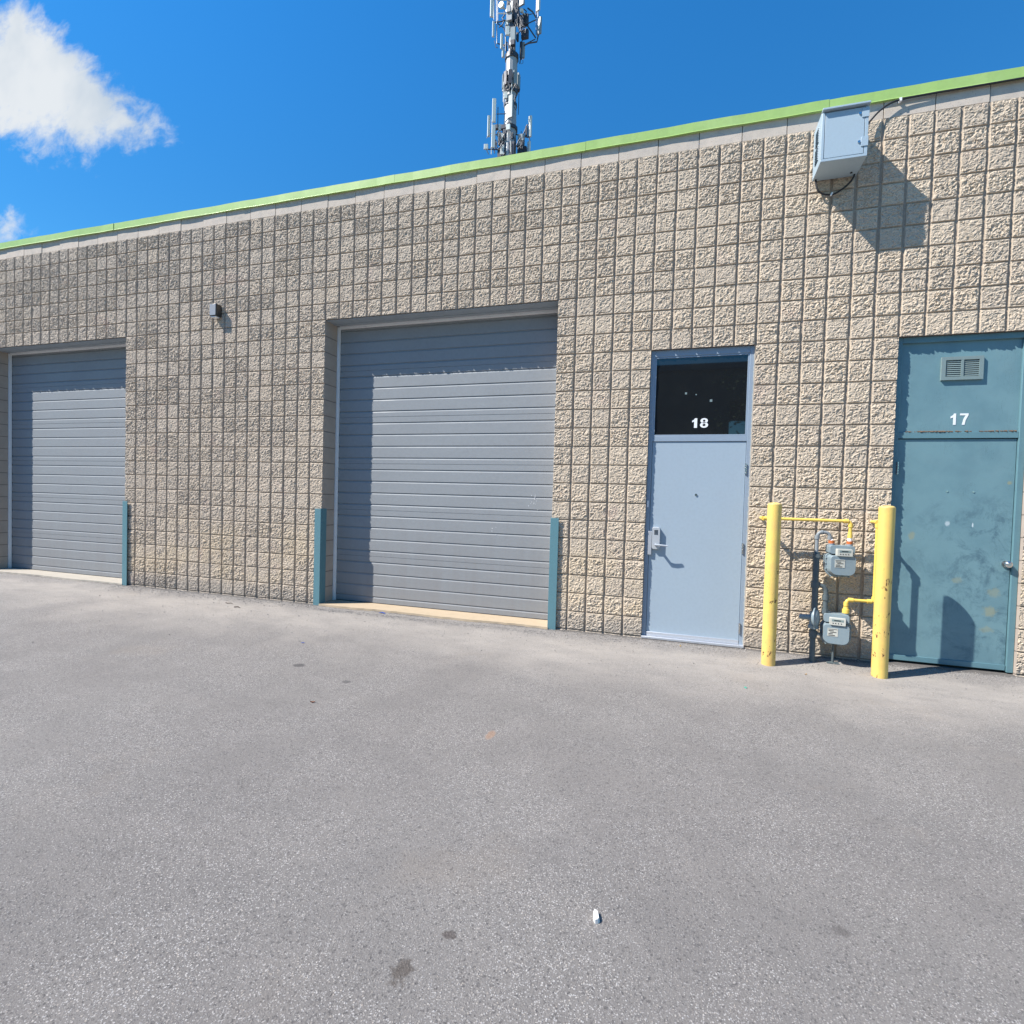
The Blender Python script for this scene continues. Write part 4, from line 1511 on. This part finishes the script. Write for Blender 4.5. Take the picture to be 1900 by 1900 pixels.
for pts, r_, dys, mt in (
        ([(510, -200), (515, 1000)], 0.045, (-0.2, -0.2), 'mast'), ([(455, -200), (460, 500)], 0.035, (-0.3, -0.3), 'mast'),
        ([(475, 535), (600, 520), (880, 400)], 0.05, (-0.2, -0.2, 0), 'mast_dark'), ([(600, 470), (880, 370)], 0.045, (-0.8, -0.3), 'panel_w'),
        ([(540, 70), (740, 0)], 0.05, (-0.3, 0), 'panel_w'), ([(540, 60), (540, 500)], 0.035, (-0.2, -0.2), 'mast'),
        ([(520, 520), (650, 610), (720, 780)], 0.05, (0, 0, 0), 'mast_dark'), ([(450, 900), (480, 1040), (520, 1050)], 0.03, (0, 0, 0), 'mast_dark'),
        ([(520, 960), (700, 1000)], 0.045, (0, 0), 'mast_dark'), ([(1390, -200), (1390, 340)], 0.045, (0.2, 0.2), 'mast'),
        ([(1350, 200), (1350, 720)], 0.035, (0.2, 0.2), 'mast_dark'), ([(1180, 180), (1280, 240), (1350, 350)], 0.06, (0, 0.1, 0.2), 'mast_dark'),
        ([(1180, 520), (1350, 390)], 0.045, (0, 0.2), 'mast_dark'), ([(1190, 330), (1280, 280)], 0.03, (0, 0.1), 'mast_dark'),
        ([(1150, 530), (1340, 790)], 0.06, (0, 0.2), 'mast_dark'), ([(1100, 1000), (1200, 950), (1370, 900), (1395, 740)], 0.06, (0, 0, 0.1, 0.2), 'mast_dark'),
        ([(1150, 960), (1330, 820)], 0.04, (0, 0.2), 'mast_dark'), ([(1060, 880), (1010, 1400)], 0.05, (0, 0), 'mast_dark'),
        ([(690, 800), (740, 1300)], 0.06, (0, 0), 'mast_dark'), ([(740, 940), (740, 1240)], 0.03, (-0.6, -0.6), 'mast'),
        ([(850, 1050), (850, 1200)], 0.03, (-0.6, -0.6), 'mast'), ([(1070, 1260), (1080, 1380), (1040, 1410)], 0.02, (0, 0, 0), 'mast_dark'),
        ([(695, TB(250)), (690, TB(690))], 0.03, (-0.6, -0.6), 'panel_w'), ([(885, TB(240)), (885, TB(640))], 0.035, (-0.7, -0.7), 'panel_w'),
        ([(660, TB(400)), (665, TB(700))], 0.04, (0, 0), 'mast'), ([(990, TB(400)), (975, TB(860))], 0.03, (0, 0), 'mast_dark'),
        ([(575, TB(800)), (570, TB(1240))], 0.035, (-0.6, -0.6), 'mast_dark'), ([(560, TB(985)), (780, TB(965))], 0.035, (-0.8, -0.7), 'mast_dark'),
        ([(430, TB(1050)), (410, TB(1800))], 0.04, (-0.4, -0.4), 'panel_w'), ([(400, TB(1400)), (560, TB(1360)), (700, TB(1340))], 0.045, (-0.4, -0.4, 0), 'mast_dark'),
        ([(340, TB(1690)), (560, TB(1700)), (700, TB(1760))], 0.05, (-0.4, -0.4, 0), 'mast_dark'), ([(930, TB(1300)), (1040, TB(1330)), (1180, TB(1330))], 0.06, (0, 0, 0.2), 'mast_dark'),
        ([(1080, TB(1320)), (1160, TB(1050))], 0.06, (0, 0.2), 'mast_dark'), ([(1040, TB(1230)), (1035, TB(1330))], 0.03, (0, 0), 'mast_dark'),
        ([(1190, TB(1310)), (1215, TB(1420))], 0.05, (0.2, 0.2), 'mast_dark'), ([(940, TB(1560)), (1200, TB(1690))], 0.06, (0, 0.2), 'mast_dark'),
        ([(860, TB(1560)), (860, TB(1800))], 0.035, (-0.7, -0.7), 'panel_w'), ([(640, TB(1560)), (720, TB(1400))], 0.03, (-0.7, -0.7), 'mast'),
        ([(350, TB(1800)), (300, TB(1700))], 0.04, (-0.4, -0.4), 'mast')):
    arm(pts, r_, dys).build('antenna_mount', mt, TW)
for (a0, a1, b0, b1, dy, mt) in (
        (720, 790, 30, 420, 0.1, 'mast_dark'), (900, 1010, -100, 640, -0.4, 'mast_dark'), (1010, 1120, 420, 650, -0.3, 'mast_dark'), (1100, 1195, 330, 560, 0, 'mast_dark'),
        (1040, 1190, 650, 830, 0.1, 'mast_dark'), (820, 930, 480, 720, -0.4, 'mast_dark'), (960, 1000, 800, 960, -0.3, 'mast_dark'), (1000, 1040, 900, 1250, 0.2, 'mast_dark'),
        (870, 960, 1060, 1170, -0.8, 'mast_dark'), (780, 870, 300, 440, -0.7, 'mast'), (770, 890, 440, 600, -0.6, 'mast'), (740, 800, 560, 680, -0.5, 'panel_w'),
        (975, 1115, TB(1325), TB(1560), -0.1, 'panel_g'), (950, 1060, TB(1380), TB(1700), 0.2, 'mast_dark'), (1080, 1150, TB(1560), TB(1800), 0.1, 'mast_dark'),
        (550, 620, TB(1300), TB(1560), -0.2, 'mast_dark'), (690, 760, TB(1280), TB(1480), -0.5, 'mast_dark'), (780, 900, TB(1360), TB(1480), -0.4, 'mast_dark'),
        (640, 760, TB(1180), TB(1270), -0.5, 'mast_dark'), (780, 850, TB(1150), TB(1230), -0.6, 'mast_dark'), (540, 640, TB(1640), TB(1850), -0.2, 'mast_dark'),
        (690, 930, TB(1560), TB(1850), -0.45, 'mast_dark'), (1120, 1160, TB(1100), TB(1300), 0.2, 'mast_dark'), (470, 560, TB(1150), TB(1240), -0.3, 'mast_dark')):
    xa, za = tw((a0 + a1) / 2, b0)
    xb, zb = tw((a0 + a1) / 2, b1)
    mb = MB()
    w_ = (a1 - a0) * KU / 2
    xc = (xa + xb) / 2
    mb.box(xc - w_, xc + w_, TYC + dy - 0.15, TYC + dy + 0.15, zb, za)
    mb.build('radio_unit', mt, TW, bevel=0.02)
rs = random.Random(91)
for (ca, cb, sa, sb, n_) in ((960, 300, 130, 330, 26), (1090, 600, 80, 200, 12), (760, 700, 60, 260, 10), (830, 1120, 90, 90, 8),
                             (820, TB(330), 130, 60, 10), (700, TB(1450), 150, 170, 26), (1080, TB(1480), 70, 150, 12), (480, TB(1500), 60, 200, 6),
                             (960, TB(600), 30, 250, 4), (700, TB(1650), 160, 90, 14)):
    for i in range(n_):
        a0_, b0_ = rs.gauss(ca, sa * 0.5), rs.gauss(cb, sb * 0.5)
        P_ = []
        a_, b_ = a0_, b0_
        for k in range(5):
            P_.append((a_, b_))
            a_ += rs.uniform(-35, 35)
            b_ += rs.uniform(15, 60)
        d0 = rs.uniform(-0.9, -0.3)
        arm(P_, rs.uniform(0.02, 0.05), [d0] * 5).build('jumper_cable', 'mast_dark', TW)
for (a, b, r_) in ((650, 260, 0.26), (790, 380, 0.18), (1090, 380, 0.16)):
    x_, z_ = tw(a, b)
    mb = MB()
    mb.tube([(x_, TYC - 0.75, z_), (x_ + 0.05, TYC - 0.55, z_)], [r_ * 0.95, r_], 18)
    mb.tube([(x_, TYC - 0.55, z_), (x_ + 0.2, TYC - 0.2, z_)], [r_ * 0.4, 0.06], 10)
    mb.build('microwave_dish', 'panel_w', TW)

# ------------------------------------------------------------------ across the yard (seen in the glass of door 18)
OP = thing('warehouse', 'dark flat-roofed warehouse across the yard, mirrored in the door glass', 'building', (-12, -18, 0))
mb = MB()
mb.box(-30, 3.25, -30, -18, -0.5, 7.0)
mb.build('wall', 'opp_wall', OP)
mb = MB()
mb.box(3.255, 4.7, -24, -18.02, 5.7, 6.99)
mb.build('canopy', 'opp_wall', OP)
mb = MB()
mb.box(-30.2, 4.75, -30.2, -17.85, 7.0, 7.25)
mb.build('roof_edge', 'mast_dark', OP)
TR = thing('tree', 'leafy tree across the yard, mirrored in the door glass', 'tree', (4.05, -15.5, -0.2))
mb = MB()
mb.tube([(4.05, -15.5, -0.3), (4.1, -15.5, 1.8), (4.0, -15.5, 4.0), (4.1, -15.4, 6.0)], [0.17, 0.13, 0.10, 0.04], 10)
for k in range(7):
    an = k * 2.4
    mb.tube([(4.05, -15.5, 2.6 + 0.4 * k), (4.05 + 0.6 * math.cos(an), -15.5 + 0.6 * math.sin(an), 3.2 + 0.42 * k), (4.05 + 1.1 * math.cos(an), -15.5 + 1.1 * math.sin(an), 3.6 + 0.43 * k)], [0.06, 0.04, 0.015], 6)
mb.build('trunk', 'bark', TR)
mb = MB()
rs = random.Random(77)
for cl_ in range(46):
    an = rs.uniform(0, 6.28)
    rr_ = rs.uniform(0.2, 1.45)
    c0 = Vector((4.05 + rr_ * math.cos(an), -15.5 + rr_ * math.sin(an), rs.uniform(2.9, 6.3) - 0.25 * rr_))
    for k in range(34):
        p = c0 + Vector((rs.gauss(0, 0.22), rs.gauss(0, 0.22), rs.gauss(0, 0.18)))
        d = Vector((rs.uniform(-1, 1), rs.uniform(-1, 1), rs.uniform(-0.5, 0.5))).normalized() * 0.07
        e = d.cross(Vector((rs.uniform(-1, 1), rs.uniform(-1, 1), 1)).normalized()) * 0.6
        mb.add([p - d, p + e, p + d, p - e], [(0, 1, 2, 3)])
mb.build('crown', 'foliage', TR, smooth=False)

# ------------------------------------------------------------------ small things on the asphalt
mb = MB()
rs = random.Random(15)
cnt = 0
while cnt < 9000:
    X = rs.uniform(-6.5, 5.2)
    if rs.random() < 0.68:
        Y = -abs(rs.gauss(0, 0.10)) - 0.035
    else:
        Y = -abs(rs.gauss(0, 0.9)) - 0.05
        if rs.random() < 0.5:
            continue
    if (-3.0 < X < 0.0) and Y > -0.12:
        Y -= 0.10
    if 2.1 < X < 3.2 and rs.random() < 0.4:
        Y = rs.uniform(-0.40, -0.04)
    q = min(0.010, abs(rs.gauss(0, 0.0026)) + 0.0015)
    z_ = ground(Y) + 0.006 * math.sin(X * 1.3 + Y * 0.7) * min(1, -Y / 0.8) + q * 0.3
    c0 = Vector((X, Y, z_))
    vs = []
    for d in ((1, 0, 0), (-1, 0, 0), (0, 1, 0), (0, -1, 0), (0, 0, 1), (0, 0, -1)):
        vs.append(c0 + Vector(d) * q * rs.uniform(0.55, 1.3))
    mb.add(vs, [(0, 2, 4), (2, 1, 4), (1, 3, 4), (3, 0, 4), (2, 0, 5), (1, 2, 5), (3, 1, 5), (0, 3, 5)])
    cnt += 1
o = mb.build('gravel', 'gravel', smooth=False)
tag(o, 'loose grit scattered along the foot of the wall', None, kind='stuff')


def gp(X, Y):
    return ground(Y) + 0.006 * math.sin(X * 1.3 + Y * 0.7) * min(1, -Y / 0.8)


def litter(name, lab, cat, X, Y, mb_fn, mat):
    mb = MB()
    mb_fn(mb, X, Y, gp(X, Y))
    o = mb.build(name, mat, smooth=False)
    tag(o, lab, cat)
    return o


def f_chip(mb, X, Y, z):
    out = [(-0.008, 0), (0.004, 0.002), (0.012, 0.010), (0.012, 0.030), (0.008, 0.046), (-0.006, 0.048), (-0.013, 0.036), (-0.014, 0.014)]
    o0 = Matrix.Translation((X, Y, z)) @ Matrix.Rotation(0.25, 4, 'Z')
    vs = [o0 @ Vector((a * 0.9, 0.0 + b, 0.0)) for a, b in out] + [o0 @ Vector((a * 0.7 - 0.002, b, 0.017)) for a, b in out]
    n = len(out)
    mb.add(vs, [tuple(range(n))[::-1], tuple(range(n, 2 * n))] + [(k, (k + 1) % n, (k + 1) % n + n, k + n) for k in range(n)])


def f_leaf(s, curl, rot):
    def f(mb, X, Y, z):
        o0 = Matrix.Translation((X, Y, z + 0.002)) @ Matrix.Rotation(rot, 4, 'Z')
        n = 6
        vs = []
        for i in range(n + 1):
            t = i / n
            w_ = s * 0.42 * math.sin(math.pi * min(max(t, 0.02), 0.98)) ** 0.7
            zz = curl * (2 * t - 1) ** 2
            vs += [o0 @ Vector(((t - 0.5) * s * 2, -w_, zz + curl * 0.8)), o0 @ Vector(((t - 0.5) * s * 2, 0, zz)), o0 @ Vector(((t - 0.5) * s * 2, w_, zz + curl * 0.8))]
        fs = []
        for i in range(n):
            a = i * 3
            fs += [(a, a + 1, a + 4, a + 3), (a + 1, a + 2, a + 5, a + 4)]
        mb.add(vs, fs)
    return f


def f_scrap(l, w_, h, rot):
    def f(mb, X, Y, z):
        o0 = Matrix.Translation((X, Y, z + 0.001)) @ Matrix.Rotation(rot, 4, 'Z')
        pr = [(-l, -w_, 0), (-l * 0.2, -w_ * 0.9, h), (l, -w_ * 0.6, h * 0.2), (-l * 0.9, w_, h * 0.4), (-l * 0.1, w_, h * 1.3), (l * 0.9, w_ * 0.8, 0)]
        vs = [o0 @ Vector(p) for p in pr] + [o0 @ Vector((a, b, c + 0.0015)) for a, b, c in pr]
        mb.add(vs, [(0, 1, 4, 3), (1, 2, 5, 4), (6, 9, 10, 7), (7, 10, 11, 8), (0, 6, 7, 1), (1, 7, 8, 2), (3, 4, 10, 9), (4, 5, 11, 10), (0, 3, 9, 6), (2, 8, 11, 5)])
    return f


def f_twig(pts, r_):
    def f(mb, X, Y, z):
        mb.tube([(X + a, Y + b, z + c + r_) for a, b, c in pts], [r_] * (len(pts) - 1) + [r_ * 0.4], 6)
    return f


litter('stone_chip', 'white oblong stone chip lying alone on the asphalt in the foreground', 'stone', 1.092, -3.83, f_chip, 'chip')
litter('dry_leaf', 'curled red-brown leaf on the open asphalt', 'leaf', -1.143, -2.54, f_leaf(0.018, 0.006, 0.4), 'leaf_brown')
litter('dry_leaf', 'small ochre leaf on the asphalt in front of the slate blue door', 'leaf', 1.395, -0.140, f_leaf(0.016, 0.004, 1.4), 'leaf_ochre')
litter('dry_leaf', 'small ochre leaf on the asphalt before the gas meters', 'leaf', 2.447, -0.545, f_leaf(0.014, 0.004, 0.8), 'leaf_ochre')
litter('plastic_scrap', 'blue plastic scrap against the sill of the middle overhead door', 'litter', -2.052, -0.085, f_scrap(0.048, 0.010, 0.010, -0.15), 'blue_plastic')
litter('plastic_scrap', 'tiny blue plastic scrap out on the open asphalt', 'litter', -2.175, -1.362, f_scrap(0.018, 0.006, 0.006, 0.3), 'blue_plastic')
litter('plastic_scrap', 'tiny green plastic scrap on the asphalt left of the bollards', 'litter', 1.901, -1.084, f_scrap(0.010, 0.010, 0.006, 0.8), 'green_plastic')
litter('twig', 'dark bent twig on the asphalt, nearer the wall of the two', 'twig', -4.178, -0.321, f_twig([(-0.05, 0.02, 0), (0.01, -0.01, 0.004), (0.06, 0.0, 0.008), (0.10, -0.01, 0)], 0.004), 'twig')
litter('twig', 'short dark twig on the asphalt, farther from the wall of the two', 'twig', -3.9, -0.444, f_twig([(-0.045, 0.0, 0), (0.0, 0.012, 0.006), (0.05, -0.004, 0)], 0.006), 'twig')
